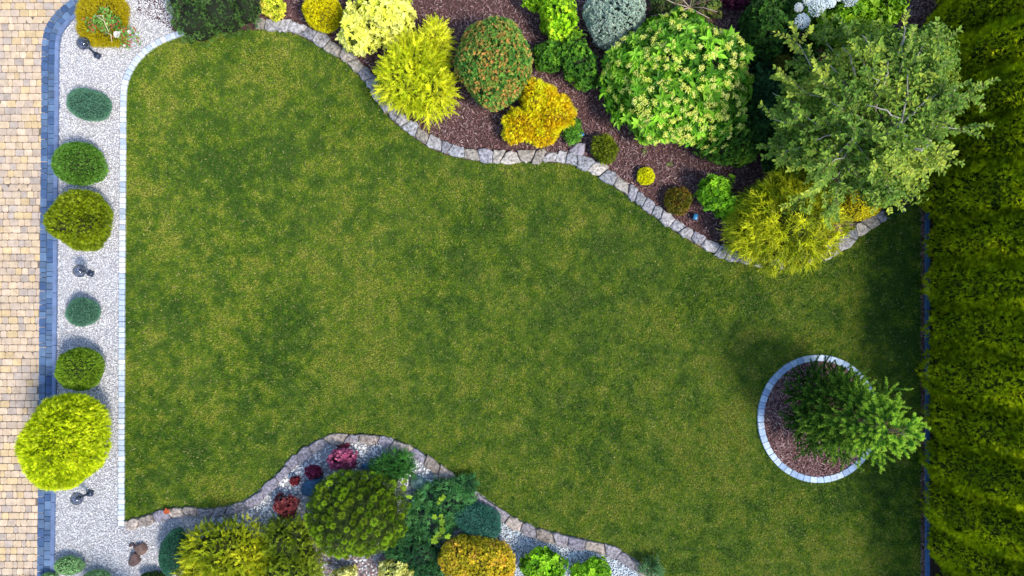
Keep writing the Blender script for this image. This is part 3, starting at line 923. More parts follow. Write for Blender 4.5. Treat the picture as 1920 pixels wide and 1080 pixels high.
def rose():
    base = P(212, 52, 0)
    th = thing("rose_bush", base, "sprawling rose bush with white blooms lying over the olive gold cushion", "rose bush")
    s = S(); g = G(); pts = []
    for (a, b_, z) in ((180, 36, .62), (196, 20, .66), (214, 34, .7), (232, 60, .55), (246, 72, .42), (206, 46, .68), (188, 50, .6), (226, 44, .62), (238, 88, .25), (252, 64, .35), (170, 46, .56)):
        e = P(a, b_, z); mid = (base + e) / 2 + np.array((0, 0, .16))
        tube(s, [base, base * .6 + mid * .4 + (0, 0, .1), mid, e], .007, .004, tuple(srgb(96, 104, 50)), 5)
        for t in np.linspace(.35, 1, 7): pts.append(mid + (e - mid) * t + np.random.normal(0, .05, 3) * (1, 1, .4))
    for (a, b_, c_, d_) in ((178, 28, 204, 60), (180, 30, 196, 38), (198, 60, 210, 80)):
        tube(s, [P(a, b_, .76), P((a + c_) / 2 + 4, (b_ + d_) / 2 - 5, .80), P(c_, d_, .72)], .008, .006, tuple(srgb(214, 196, 160)), 5)
    s.obj("cane", M_BARK, th, th.location)
    pts = np.repeat(np.array(pts), 8, 0) + RNG.normal(size=(len(pts) * 8, 3)) * (.035, .035, .02)
    d = unit(RNG.normal(size=pts.shape) * (1, 1, .25)); N = unit(np.array((0, 0, 1.0)) + .4 * rnd(len(pts)))
    c = pick(len(pts), C((52, 86, 30), (78, 122, 44), (122, 160, 76), (96, 140, 60)), pts, 8)
    red = RNG.random(len(pts)) < np.where(pts[:, 1] < P(0, 66)[1], .3, .06); c[red] = srgb(186, 104, 70)
    leaves(g, pts, d, N, RNG.uniform(.035, .055, len(pts)), RNG.uniform(.022, .032, len(pts)), c, .15, .7)
    g.obj("foliage", M_LEAF, th, th.location)
    for (a, b_, z, r) in ((220, 65, .6, .065), (243, 60, .5, .04), (227, 60, .56, .03), (234, 86, .35, .03)):
        q = G(); p = np.repeat(P(a, b_, z)[None], 26, 0)
        ax = unit(np.array((.15, -.1, 1.0)))[None].repeat(26, 0)
        th_ = RNG.uniform(0, 6.28, 26)[:, None]; rise = np.linspace(.15, 1.6, 26)[:, None]
        dd = unit(np.concatenate([np.cos(th_), np.sin(th_), rise], 1))
        leaves(q, p, dd, unit(ax - dd * .4), r * RNG.uniform(.75, 1.05, 26), np.full(26, r * .9), np.array((.78, .78, .72)) * RNG.uniform(.9, 1.05, (26, 1)), .2, .95)
        q.obj("flower", M_PETAL, th, th.location)
rose()

shrub("globe_shrub", "low blue green clipped dome, topmost of the round bushes in the gravel", "shrub",
      [dm(167, 196, 44, 33, .48, sq=2.3, amp=.03, rot=-.12)], lambda g, D: f_needle(g, D, BLUEG, 15000, .022, .008, .7, .10, .3), .90, tuple(srgb(24, 50, 40)), group="clipped round bushes along the gravel strip")
shrub("globe_shrub", "mid green clipped dome touching the darker olive ball below it", "shrub",
      [dm(150, 307, 54, 42, .75, amp=.08, rot=-.25)], lambda g, D: f_spray(g, D, C((44, 86, 22), (74, 118, 36), (106, 146, 54), (88, 134, 60)), 5200, .032, .008, .5, .10, .4, 5), .90, group="clipped round bushes along the gravel strip")
shrub("globe_thuja", "dark olive ball thuja overlapping the slate kerb, above the middle lamp", "shrub",
      [dm(147, 413, 66, 59, 1.0, amp=.10, lobes=12)], lambda g, D: f_spray(g, D, OLIVE, 3600, .045, .010, .6, .16, .5, 5), .87, group="clipped round bushes along the gravel strip")
shrub("globe_shrub", "smallest blue green clipped dome, below the middle lamp in the gravel", "shrub",
      [dm(156, 585, 35, 29, .42, amp=.03)], lambda g, D: f_needle(g, D, BLUEG, 15000, .024, .008, .7, .12, .3), .89, tuple(srgb(24, 50, 40)), group="clipped round bushes along the gravel strip")
shrub("globe_shrub", "green clipped ball just above the big bright lime ball", "shrub",
      [dm(150, 692, 48, 42, .75, amp=.04)], lambda g, D: f_spray(g, D, C((60, 92, 12), (92, 124, 22), (122, 150, 36), (100, 136, 34)), 5200, .032, .008, .5, .12, .4, 5), .89, group="clipped round bushes along the gravel strip")
shrub("globe_thuja", "big bright lime yellow ball thuja reaching over the paving at lower left", "shrub",
      [dm(121, 828, 91, 91, 1.65, amp=.035, lobes=30)], lambda g, D: f_spray(g, D, LIME, 3000, .058, .012, .6, .16, .35, 7, .2), .88, tuple(srgb(92, 104, 8)), group="clipped round bushes along the gravel strip")
VARG = C((70, 118, 60), (110, 150, 92), (150, 184, 130), (96, 140, 90))
for (px, py, rx, ry, h, lb) in ((131, 1060, 31, 20, .3, "pale mottled green cushion beside the slate kerb at the bottom edge"),
                                (181, 1083, 28, 17, .26, "darker mottled green cushion cut by the bottom edge, right of the pale one"),
                                (92, 1084, 20, 13, .22, "little green cushion over the slate band at the bottom edge")):
    shrub("cushion_shrub", lb, "shrub", [dm(px, py, rx, ry, h, amp=.05)], lambda g, D: f_leafy(g, D, VARG, 6500, .028, .016, .12, .8, .3, 9), .88, nst=5,
          group="low cushion bushes at the lower left corner")

def lamp(bx, by, hx, hy, label):
    b0 = P(bx, by); z = .42; top = P(hx, hy, z)
    th = thing("garden_lamp", b0, label, "lamp", "globe lamps in the gravel strip")
    x, y_ = b0[0], b0[1]
    s = S(); lathe(s, [(0, .07), (.045, .07), (.052, .06), (.055, -.02)], (x, y_, 0), (.1, .1, .1), 16)
    for k in range(4):
        a = k * math.pi / 2 + .4
        box(s, (x + .055 * math.cos(a), y_ + .055 * math.sin(a), -.01), .03, .024, .035, a)
    s.obj("base", M_METAL, th, th.location)
    s = S(); tube(s, [(x, y_, .05), (x + (top[0] - x) * .5, y_ + (top[1] - y_) * .5, z * .5), (top[0], top[1], z - .08)], .021, .021, (.1, .1, .1), 14)
    s.obj("post", M_METAL, th, th.location)
    c = (top[0], top[1], z)
    s = S(); lathe(s, [(.0, -.02), (.034, -.02), (.038, -.05), (.03, -.09), (.022, -.1)], c, (.1, .1, .1), 18)
    s.obj("lamp_socket", M_METAL, th, th.location)
    s = S(); lathe(s, [(.001, .055), (.012, .05), (.02, .035), (.022, .01), (.018, -.02)], c, (.8, .8, .8), 16)
    s.obj("bulb", M_CHROME, th, th.location)
    s = S(); R0 = .108
    lathe(s, [(R0 * math.cos(t), R0 * .92 * math.sin(t)) for t in np.linspace(math.pi / 2, -1.2, 18)], c, (.1, .1, .1), 36)
    s.obj("globe", M_GLASS, th, th.location)
    s = S(); lathe(s, [(R0 * .93, .006), (R0 * 1.05, .006), (R0 * 1.05, -.010), (R0 * .93, -.010), (R0 * .93, .006)], c, (.1, .1, .1), 36)
    s.obj("rim", M_METAL, th, th.location)
lamp(184, 105, 156, 81, "smoked globe lamp on a dark post, topmost in gravel beside the gold cushion")
lamp(171, 513, 149, 508, "smoked globe lamp on a dark post, in gravel between olive ball and small blue dome")
lamp(170, 924, 144, 935, "smoked globe lamp on a dark post, lowest in gravel just under the lime ball")

shrub("globe_thuja", "round green bush standing just below the lower left picture edge", "shrub",
      [dm(215, 1205, 62, 56, 2.0, amp=.05)], lambda g, D: f_spray(g, D, OLIVE, 2200, .055, .012, .6, .16, .5, 5), .88)

# ---- rocks
def rock(name, px, py, rx, ry, h, rot, col, label, cat="rock", group=None, seed=1, pts=None):
    rg = np.random.default_rng(seed)
    c = P(px, py, 0); k, m = 18, 7
    ang = np.linspace(0, 2 * math.pi, k, endpoint=False)
    out = np.ones(k)
    nf = 6; fa = np.sort(rg.uniform(0, 6.28, nf)); fd = rg.uniform(.72, 1.0, nf)
    if pts is not None: fa = np.array(pts[0]); fd = np.array(pts[1])
    out = np.array([min(min(d / max(math.cos(a - b2), .12) for b2, d in zip(fa, fd)), 1.35) for a in ang])
    V = []; F = []
    for i in range(m):
        f, z = [(1.0, -.05), (1.02, h * .25), (.95, h * .55), (.82, h * .8), (.6, h * .93), (.32, h), (.05, h * 1.02)][i]
        for j in range(k):
            r = out[j] * f * (1 + rg.normal() * .02)
            x, y_ = math.cos(ang[j]) * r * rx / 100, math.sin(ang[j]) * r * ry / 100
            V.append((c[0] + x * math.cos(rot) - y_ * math.sin(rot), c[1] + x * math.sin(rot) + y_ * math.cos(rot), z + (x + y_ * .5) * .25 * (z > 0) + rg.normal() * .004))
    for i in range(m - 1):
        for j in range(k):
            F.append((i * k + j, i * k + (j + 1) % k, (i + 1) * k + (j + 1) % k, (i + 1) * k + j))
    F.append(tuple((m - 1) * k + j for j in range(k)))
    s = S(); s.add(V, F, col)
    o = s.obj(name, M_ROCK, None, (c[0], c[1], 0), smooth=False)
    return tag(o, label, cat, group)
rock("rock", 264, 1027, 15, 9, .10, -.25, srgb(112, 90, 84), "reddish brown rock on the gravel, upper one of the touching pair", seed=4)
rock("rock", 255, 1050, 12, 11, .08, .9, srgb(92, 74, 72), "dark brown pointed rock on the gravel, lower one of the touching pair", seed=9)
rock("rock", 247, 1021, 6, 4, .04, .3, srgb(90, 76, 80), "tiny dark stone just left of the upper brown rock", seed=5)
rock("rock", 1083, 279, 15, 13, .11, .2, srgb(150, 142, 152), "greyish lilac rock lying on the bark mulch just inside the upper edging", seed=12)
rock("boulder", 786, 906, 17, 15, .16, -.3, srgb(110, 138, 134), "rounded grey green boulder in the pebbles among the creeping junipers", seed=15)
rock("boulder", 580, 914, 24, 15, .08, .7, srgb(60, 94, 122), "flat slate blue stone beside the purple barberry", seed=17)
rock("boulder", 690, 876, 17, 9, .08, .1, srgb(62, 104, 140), "slate blue stone between pink barberry and green juniper tuft", seed=18)
rock("boulder", 640, 1044, 9, 7, .07, .1, srgb(124, 122, 140), "small grey stone under the mountain pine at the bottom edge", seed=19)

def spotlight(px, py, rot, label):
    b0 = P(px, py)
    th = thing("spotlight", b0, label, "lamp", "blue ground spotlights in the upper bed")
    s = S(); tube(s, [b0, b0 + (0, 0, .07)], .01, .01, (.1,) * 3); s.obj("spike", M_METAL, th, th.location)
    s = S(); box(s, b0 + (0, 0, .06), .105, .08, .07, rot, (.1,) * 3, .12); s.obj("housing", M_BLUE, th, th.location)
    s = S(); box(s, b0 + (.055 * math.cos(rot), .055 * math.sin(rot), .068), .012, .07, .052, rot, (.1,) * 3, .1); s.obj("lens", M_METAL, th, th.location)
spotlight(1088, 255, .5, "small blue ground spotlight beside the green plant right of the gold cypress")
spotlight(1301, 408, 1.4, "small blue ground spotlight between reddish dwarf shrub and bright green shrub")

# ---- lower bed
def cloudy(d, n):
    pass
shrub("dwarf_conifer", "dark teal green dome left of the spreading golden juniper", "shrub",
      [dm(326, 1034, 31, 47, .55, amp=.06, rot=-.15)], lambda g, D: f_needle(g, D, C((22, 62, 48), (38, 88, 68), (60, 114, 90), (44, 98, 74)), 13000, .024, .008, .7, .12, .3), .88, tuple(srgb(16, 38, 30)))
shrub("dwarf_conifer", "dark green low shoots at the bottom edge under the teal dome", "shrub",
      [dm(290, 1084, 30, 15, .25, amp=.1)], lambda g, D: f_leafy(g, D, DKG, 3500, .04, .02), .8, nst=5)
JUN = C((80, 100, 10), (132, 146, 16), (172, 176, 28), (200, 198, 44))
shrub("golden_juniper", "spreading golden green juniper with wispy shoots on the bottom edge", "shrub",
      [dm(425, 1034, 86, 66, .8, amp=.16, lobes=10), dm(468, 1066, 70, 50, .7, amp=.15), dm(382, 1066, 52, 40, .6, amp=.15)],
      lambda g, D: f_feather(g, D, JUN, 420, .17, .011, .5, .35, .2, 7, .7, 4, .3, .42), .74, tuple(srgb(44, 52, 8)), group=None)
shrub("golden_juniper", "duller green spreading juniper between the golden one and the mountain pine", "shrub",
      [dm(545, 1022, 62, 56, .62, amp=.16, lobes=10), dm(530, 1066, 76, 40, .62, amp=.14)],
      lambda g, D: f_feather(g, D, C((66, 88, 12), (104, 124, 20), (142, 156, 34), (112, 140, 36)), 420, .16, .010, .6, .35, .2, 7, .6, 4, .3, .42), .76, tuple(srgb(36, 46, 10)))
th = shrub("mountain_pine", "round dense mountain pine with knobbly green shoot tufts in the lower bed", "shrub",
      [dm(668, 962, 99, 84, 1.15, amp=.06, lobes=20)],
      lambda g, D: (f_tuft(g, D, C((72, 106, 14), (106, 138, 18), (138, 162, 30), (122, 154, 36)), 400, .072, 190, .03, .009, .14), f_needle(g, D, C((40, 60, 12), (64, 88, 16)), 2600, .05, .01, .6, .2)), .80, tuple(srgb(44, 56, 14)), 20)  # needle underlayer coloured darker to put shade between the tufts
def barb(px, py, rx, ry, h, cols, label, dens=1600):
    shrub("barberry", label, "shrub", [dm(px, py, rx, ry, h, amp=.34, lobes=6)], lambda g, D: f_whorl(g, D, cols, dens * .7, .042, .028, 5, .3, .35, .4, 12), .6, tuple(srgb(60, 20, 30)), 8,
          group="barberries in the pebbles")
barb(641, 862, 31, 24, .38, C((96, 32, 66), (140, 60, 94), (176, 96, 126), (128, 48, 84)), "bright pink barberry, largest of the red shrubs in the pebbles")
barb(587, 886, 19, 16, .26, C((70, 16, 42), (104, 28, 62), (130, 44, 76)), "dark purple barberry left of the pink one in the pebbles")
barb(537, 948, 26, 28, .34, C((72, 24, 32), (98, 38, 46), (130, 64, 62), (88, 32, 40)), "crimson barberry at the left end of the pebbles")
barb(552, 902, 12, 10, .16, C((90, 20, 30), (130, 44, 50)), "tiny dark red barberry between crimson and purple ones", 1500)
barb(643, 837, 12, 6, .08, C((90, 30, 50), (130, 60, 70)), "tiny reddish sprout against the stone edging above the pink barberry", 1500)
CRE = C((30, 70, 40), (54, 104, 54), (84, 136, 68), (56, 116, 74))
shrub("creeping_juniper", "bright green upright juniper tuft above and right of the mountain pine", "shrub",
      [dm(738, 876, 46, 32, .42, amp=.2, lobes=9)], lambda g, D: f_thread(g, D, C((30, 70, 30), (52, 104, 36), (84, 138, 50)), 2800, .11, .009, .6, .35, .2, 3), .7, tuple(srgb(18, 34, 14)), 8, group="creeping junipers in the lower bed")
shrub("creeping_juniper", "wide dark green creeping juniper spreading below the grey green boulder", "shrub",
      [dm(835, 938, 58, 42, .42, amp=.18, lobes=9), dm(806, 970, 55, 44, .40, amp=.16), dm(868, 916, 30, 24, .32, amp=.2)],
      lambda g, D: f_thread(g, D, CRE, 2600, .10, .009, .7, .35, .25, 3), .72, tuple(srgb(14, 34, 24)), 8, group="creeping junipers in the lower bed")
shrub("creeping_juniper", "deep green creeping juniper filling the shade left of the yellow orange shrub", "shrub",
      [dm(780, 1030, 62, 46, .36, amp=.14), dm(800, 1072, 50, 30, .34, amp=.14)],
      lambda g, D: f_thread(g, D, C((24, 62, 38), (40, 88, 48), (64, 114, 56)), 2600, .09, .009, .7, .3, .25, 3), .72, tuple(srgb(12, 28, 18)), 8, group="creeping junipers in the lower bed")
shrub("dwarf_conifer", "dense blue green cushion against the edging above the yellow orange shrub", "shrub",
      [dm(894, 978, 47, 38, .45, amp=.06, rot=-.4)], lambda g, D: f_needle(g, D, C((34, 80, 72), (58, 114, 98), (88, 144, 124)), 12000, .032, .008, .8, .15, .3), .86, tuple(srgb(18, 46, 40)))
shrub("spirea", "rounded golden orange leafy shrub at the bottom edge", "shrub",
      [dm(888, 1050, 68, 50, .85, amp=.06, lobes=20), dm(932, 1056, 36, 44, .7, amp=.06)],
      lambda g, D: f_whorl(g, D, C((112, 116, 14), (156, 146, 22), (196, 172, 36), (208, 156, 70)), 1300, .034, .016, 5, .2, .4, .45, 6), .82, tuple(srgb(70, 62, 16)), 14)
def eu(px, py, rx, ry, h, label, dens=520):
    shrub("variegated_euonymus", label, "shrub", [dm(px, py, rx, ry, h, amp=.16, lobes=9)],
          lambda g, D: f_whorl(g, D, C((110, 120, 30), (214, 200, 96), (240, 226, 140), (226, 206, 90)), dens, .058, .026, 5, .3, .4, .3, 9), .66, tuple(srgb(50, 50, 20)), 9, group="cream leaved bushes at the bottom edge")
eu(742, 1068, 34, 24, .5, "cream and yellow leaved bush at the bottom edge, right of the other one")
eu(643, 1076, 30, 17, .45, "cream and yellow leaved bush at the bottom edge below the mountain pine")
for (px, py, rx, ry, h, lb) in ((1018, 1060, 46, 36, .5, "bright green large leaved bush at the bottom edge, left one of two"),
                                (1106, 1070, 40, 27, .42, "bright green large leaved bush at the bottom edge, right one of two")):
    shrub("leafy_bush", lb, "shrub", [dm(px, py, rx, ry, h, amp=.16, lobes=12)],
          lambda g, D: f_whorl(g, D, BRG, 420, .062, .044, 5, .3, .3, .55, 7, .4, .3, .5), .7, tuple(srgb(28, 50, 10)), 9, group="bright green bushes at the lower edge")
shrub("leafy_bush", "loose grey green sprigs growing through the right end of the lower edging", "shrub",
      [dm(1222, 1066, 24, 26, .3, amp=.3, lobes=6)], lambda g, D: f_thread(g, D, C((48, 84, 44), (84, 124, 76), (110, 146, 84)), 1300, .12, .011, .8, .5, .2, 4), 0, nst=8)

def lobed(g, p, N, D, size, c):
    """maple-like leaf of five pointed lobes"""
    n = len(p)
    for a, l in ((0, 1.0), (.85, .8), (-.85, .8), (1.7, .5), (-1.7, .5)):
        Sd = np.cross(D, N)
        d = unit(D * math.cos(a) + Sd * math.sin(a))
        leaves(g, p, d, N, size * l, size * l * .55, c, .08, .6)
def vine(pts, label, size=.11):
    base = P(pts[0][0], pts[0][1], .1); th = thing("seedling", base, label, "plant", "pale lobed leaf shoots in the lower bed")
    s = S(); q = np.array([P(a, b_, z) for a, b_, z in pts]); tube(s, [base] + list(q), .006, .003, tuple(srgb(120, 110, 50)), 5)
    s.obj("stem", M_BARK, th, th.location)
    g = G(); pp = np.repeat(q, 2, 0) + RNG.normal(size=(len(q) * 2, 3)) * (.025, .025, .015)
    N = unit(np.array((0, 0, 1.0)) + .35 * rnd(len(pp))); D = unit(np.cross(N, rnd(len(pp))))
    lobed(g, pp, N, D, size * RNG.uniform(.7, 1.1, len(pp)), pick(len(pp), C((92, 124, 16), (124, 152, 28), (108, 138, 22)), jit=.12))
    g.obj("foliage", M_LEAF, th, th.location)
vine([(822, 968, .5), (826, 982, .56), (834, 996, .58), (822, 1006, .55), (816, 1012, .52), (840, 1004, .55)], "pale lobed leaf shoot rising above the juniper, largest, nearest the orange shrub")
vine([(828, 932, .45), (826, 942, .46)], "tiny pale lobed leaf shoot in the middle of the wide dark juniper", .09)
vine([(760, 902, .75), (752, 920, .8), (766, 934, .8)], "pale lobed leaf shoot at the right shoulder of the mountain pine", .075)
q = G(); p_ = P(313, 962, .10)[None].repeat(1, 0); lobed(q, p_, np.array([[0.1, 0, 1.0]]), unit(np.array([[-.3, 1, 0.0]])), np.array([.10]), np.array([srgb(196, 92, 40)]))
tag(q.obj("dry_leaf", M_LEAF, None, tuple(p_[0])), "orange dry leaf lying on the lower stone edging", "leaf")

# ---- upper bed, left to right
th = shrub("mountain_pine", "wide dark green mountain pine at the top edge beside the white gravel", "shrub",
      [dm(372, 40, 52, 50, .9, amp=.12, lobes=12), dm(420, 28, 50, 46, .85, amp=.12), dm(462, 18, 36, 38, .7, amp=.12), dm(345, 8, 40, 40, .8, amp=.1)],
      lambda g, D: f_tuft(g, D, C((34, 62, 22), (58, 92, 38), (86, 118, 56), (66, 104, 40)), 190, .062, 60, .03, .008, .2), .76, tuple(srgb(26, 34, 16)), 10)
shrub("spirea", "small yellowish green bush at the top edge between mountain pine and yellow globe", "shrub",
      [dm(514, 14, 27, 28, .4, amp=.16)], lambda g, D: f_whorl(g, D, C((104, 124, 16), (164, 172, 36), (206, 200, 70), (196, 150, 90)), 1100, .036, .02, 5, .3, .4, .4, 8), .72, tuple(srgb(50, 60, 14)), 8)
shrub("yellow_conifer", "vivid yellow fine leaved globe at the top edge above the stone edging", "shrub",
      [dm(604, 22, 38, 40, .6, amp=.05)], lambda g, D: f_spray(g, D, C((140, 136, 4), (196, 184, 10), (226, 212, 22)), 4600, .036, .009, .6, .12, .4, 7), .86, tuple(srgb(90, 90, 6)), group=None)
shrub("variegated_dogwood", "large pale yellow and cream leaved shrub at the top edge", "shrub",
      [dm(712, 34, 70, 60, 1.15, amp=.12, lobes=14), dm(672, 66, 36, 38, .95, amp=.14)],
      lambda g, D: f_whorl(g, D, C((186, 196, 40), (222, 220, 84), (240, 232, 124), (204, 208, 60)), 210, .088, .044, 6, .32, .35, .3, 5), .74, tuple(srgb(60, 70, 14)), 14)
shrub("golden_juniper", "large bright golden juniper with feathery plumes overhanging the stone edging", "shrub",
      [dm(770, 138, 66, 74, 1.0, amp=.12, lobes=14), dm(806, 176, 50, 52, .85, amp=.14), dm(814, 84, 32, 48, .85, amp=.2)],
      lambda g, D: f_feather(g, D, C((118, 140, 14), (176, 186, 22), (222, 210, 40), (236, 220, 60)), 400, .21, .0095, .55, .4, .2, 9, .6, 4, .3, .36), .72, tuple(srgb(66, 78, 10)), 14)
shrub("bronze_globe", "big rounded shrub of green leaves flecked with orange tips", "shrub",
      [dm(925, 120, 73, 89, 1.25, amp=.04, lobes=24)],
      lambda g, D: f_whorl(g, D, C((40, 92, 34), (72, 124, 44), (112, 148, 60), (182, 132, 72), (96, 140, 50)), 1200, .042, .018, 5, .14, .8, .35, 6), .88, tuple(srgb(44, 70, 26)), 16)
shrub("gold_cypress", "vivid golden yellow lobed cypress on the mulch below the bronze flecked globe", "shrub",
      [dm(1012, 184, 40, 42, .75, amp=.18), dm(978, 236, 38, 36, .55, amp=.18), dm(1040, 214, 42, 40, .66, amp=.18), dm(1014, 244, 40, 32, .5, amp=.16)],
      lambda g, D: f_spray(g, D, C((170, 134, 4), (216, 178, 10), (242, 206, 24), (250, 220, 44)), 2700, .05, .010, .65, .2, .5, 6, .2), .82, tuple(srgb(110, 86, 6)), 9)
shrub("leafy_bush", "low bright green plant tucked against the right side of the gold cypress", "shrub",
      [dm(1072, 246, 24, 27, .3, amp=.18)], lambda g, D: f_whorl(g, D, C((48, 92, 20), (84, 132, 36), (120, 164, 60)), 1300, .036, .022, 5, .3, .4, .4, 8), .66, nst=6)
shrub("leafy_bush", "upright lime green bush at the top edge left of the white variegated shrub", "shrub",
      [dm(1050, 38, 40, 48, .85, amp=.26, lobes=16), dm(1012, 4, 34, 22, .7, amp=.16)],
      lambda g, D: f_whorl(g, D, C((72, 116, 8), (122, 168, 18), (164, 202, 34), (190, 216, 50)), 800, .046, .022, 6, .3, .6, .35, 7), .74, tuple(srgb(30, 50, 8)), 10)
shrub("leafy_bush", "dark to mid green bush between bronze flecked globe and flowering shrub", "shrub",
      [dm(1072, 106, 48, 50, .62, amp=.24, lobes=12), dm(1094, 138, 32, 34, .5, amp=.26), dm(1026, 106, 28, 34, .5, amp=.18)],
      lambda g, D: f_whorl(g, D, C((36, 76, 20), (62, 108, 26), (104, 152, 36), (132, 174, 40)), 780, .042, .022, 6, .3, .4, .55, 5), .7, tuple(srgb(24, 40, 12)), 9)
shrub("variegated_euonymus", "silvery white edged green shrub at the top edge", "shrub",
      [dm(1152, 30, 60, 56, .95, amp=.1, lobes=14), dm(1146, 74, 34, 24, .7, amp=.14)],
      lambda g, D: f_leafy(g, D, C((60, 100, 74), (96, 134, 104), (130, 160, 130)), 1500, .058, .034, .22, .9, .3, 6, np.array((.62, .70, .62))), .78, tuple(srgb(30, 52, 40)), 12)

def viburnum():
    D = Dome(1268, 150, 142, 126, 1.3, amp=.16, lobes=18)
    th = thing("flowering_shrub", D.base, "very large green shrub covered with pale yellow green flower clusters", "shrub")
    g = G(); p, ax = f_whorl(g, D, C((44, 92, 16), (80, 134, 26), (122, 170, 40), (158, 200, 62)), 105, .145, .062, 7, .26, .30, .5, 3, .35, .35, .5)
    f_leafy(g, D, C((30, 66, 14), (52, 96, 22), (84, 132, 34)), 420, .08, .042, .34)  # inner leaf fill darkened, painting shade into the gaps between whorls
    g.obj("foliage", M_LEAF, th, th.location)
    s = S(); core(s, D, .76, tuple(srgb(26, 44, 12))); stems(s, D, 24, TWIG, .016); s.obj("branches", M_BARK, th, th.location)
    # flower heads, more of them on the lower and right side, none too close together
    d = D.dirs(1600, .0); q = D.place(d, 1.02); n = D.normal(d)
    keep = []
    for i in range(len(q)):
        dens_ = .35 + .65 * (q[i][1] < D.c[1] + .35) * (q[i][0] > D.c[0] - .95)
        if random.random() > dens_: continue
        if all(np.sum((q[i] - q[j]) ** 2) > .105 ** 2 for j in keep): keep.append(i)
        if len(keep) >= 230: break
    fg = G()
    pp = q[keep]; aa = unit(n[keep] + np.array((0, 0, .5)))
    # each head is a cluster of 4 to 6 knots of florets
    for k in range(5):
        a = perp(aa); off = a * RNG.uniform(.012, .05, (len(pp), 1))
        f_cluster(fg, pp + off + aa * RNG.uniform(.0, .03, (len(pp), 1)), aa, RNG.uniform(.028, .046, len(pp)), C((168, 184, 60), (208, 212, 96), (226, 226, 124)), 15, .0085, .8)
    fo = fg.obj("flower_cluster", M_PETAL, th, th.location)
    fo["kind"] = "stuff"
viburnum()

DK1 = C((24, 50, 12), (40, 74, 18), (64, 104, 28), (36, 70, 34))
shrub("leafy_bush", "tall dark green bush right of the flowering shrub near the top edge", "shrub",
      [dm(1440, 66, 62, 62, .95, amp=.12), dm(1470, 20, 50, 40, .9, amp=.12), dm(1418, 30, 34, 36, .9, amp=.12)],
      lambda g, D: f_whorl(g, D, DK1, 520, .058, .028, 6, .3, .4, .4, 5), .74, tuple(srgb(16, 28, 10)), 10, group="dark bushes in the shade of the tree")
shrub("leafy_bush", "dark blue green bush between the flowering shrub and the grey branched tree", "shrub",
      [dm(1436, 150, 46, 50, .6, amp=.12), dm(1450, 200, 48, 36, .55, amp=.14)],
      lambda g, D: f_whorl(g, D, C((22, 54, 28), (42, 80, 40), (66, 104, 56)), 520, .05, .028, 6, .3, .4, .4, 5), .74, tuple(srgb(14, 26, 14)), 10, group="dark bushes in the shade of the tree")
shrub("dwarf_conifer", "small brownish olive bush in the dark gap right of the flowering shrub", "shrub",
      [dm(1458, 126, 26, 26, .8, amp=.12)], lambda g, D: f_needle(g, D, C((70, 74, 12), (98, 98, 18), (118, 108, 30)), 8000, .03, .009, .8, .2), .8, nst=6)
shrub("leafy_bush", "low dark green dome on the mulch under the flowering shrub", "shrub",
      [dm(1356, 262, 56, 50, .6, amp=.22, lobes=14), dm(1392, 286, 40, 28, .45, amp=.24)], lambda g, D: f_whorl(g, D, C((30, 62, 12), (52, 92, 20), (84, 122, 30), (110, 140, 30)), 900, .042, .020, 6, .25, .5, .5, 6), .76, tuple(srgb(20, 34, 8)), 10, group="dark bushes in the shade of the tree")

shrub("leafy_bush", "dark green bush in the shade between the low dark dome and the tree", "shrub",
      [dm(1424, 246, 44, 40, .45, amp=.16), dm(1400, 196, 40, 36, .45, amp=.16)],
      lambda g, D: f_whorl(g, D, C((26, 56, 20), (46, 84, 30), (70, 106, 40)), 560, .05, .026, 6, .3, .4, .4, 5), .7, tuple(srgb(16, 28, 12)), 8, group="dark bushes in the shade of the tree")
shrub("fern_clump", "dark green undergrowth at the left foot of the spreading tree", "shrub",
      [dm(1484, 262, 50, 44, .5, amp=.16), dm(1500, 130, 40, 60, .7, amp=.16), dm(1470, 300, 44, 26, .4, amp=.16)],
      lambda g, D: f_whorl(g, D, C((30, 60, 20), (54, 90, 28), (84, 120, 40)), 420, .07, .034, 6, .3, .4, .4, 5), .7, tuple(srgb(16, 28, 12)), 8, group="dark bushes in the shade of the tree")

def bare():
    base = P(1295, 30, 0)
    th = thing("twiggy_shrub", base, "sparse dark leaved shrub with bare grey curling branches at the top edge", "shrub")
    s = S(); g = G()
    for (tx, ty, z) in ((1235, -8, .7), (1270, 42, .6), (1240, 30, .7), (1330, 34, .6), (1345, -10, .8), (1300, -20, .9), (1260, -12, .9), (1222, 30, .5), (1345, 22, .7), (1310, 46, .5)):
        e = P(tx, ty, z); c0 = P(1293, 14, .45)
        tube(s, [base, c0, c0 * .5 + e * .5 + np.random.normal(0, .03, 3) + (0, 0, .06), e], .016, .005, tuple(srgb(168, 152, 140)), 6)
        for k in range(2):
            f = random.uniform(.4, .8); q = c0 * (1 - f) + e * f
            tube(s, [q, q + np.random.normal(0, .06, 3), q + np.random.normal(0, .14, 3) * (1, 1, .3)], .006, .003, tuple(srgb(150, 120, 104)), 5)
    s.obj("branches", M_BARK, th, th.location)
    for a in (dm(1250, 12, 42, 30, .42, amp=.2), dm(1325, 10, 34, 28, .45, amp=.2)):
        D = Dome(**a); f_whorl(g, D, C((30, 50, 24), (58, 80, 36), (92, 112, 50), (120, 120, 40)), 330, .05, .026, 5, .5, .4, .4, 6)
    g.obj("foliage", M_LEAF, th, th.location)
bare()
shrub("barberry", "dark purple barberry at the top edge right of the bare grey branches", "shrub",
      [dm(1384, -4, 36, 26, .6, amp=.12)], lambda g, D: f_whorl(g, D, C((46, 12, 34), (78, 24, 52), (110, 44, 76)), 900, .034, .022, 5, .25, .4, .4, 9), .7, tuple(srgb(30, 12, 22)), 8)

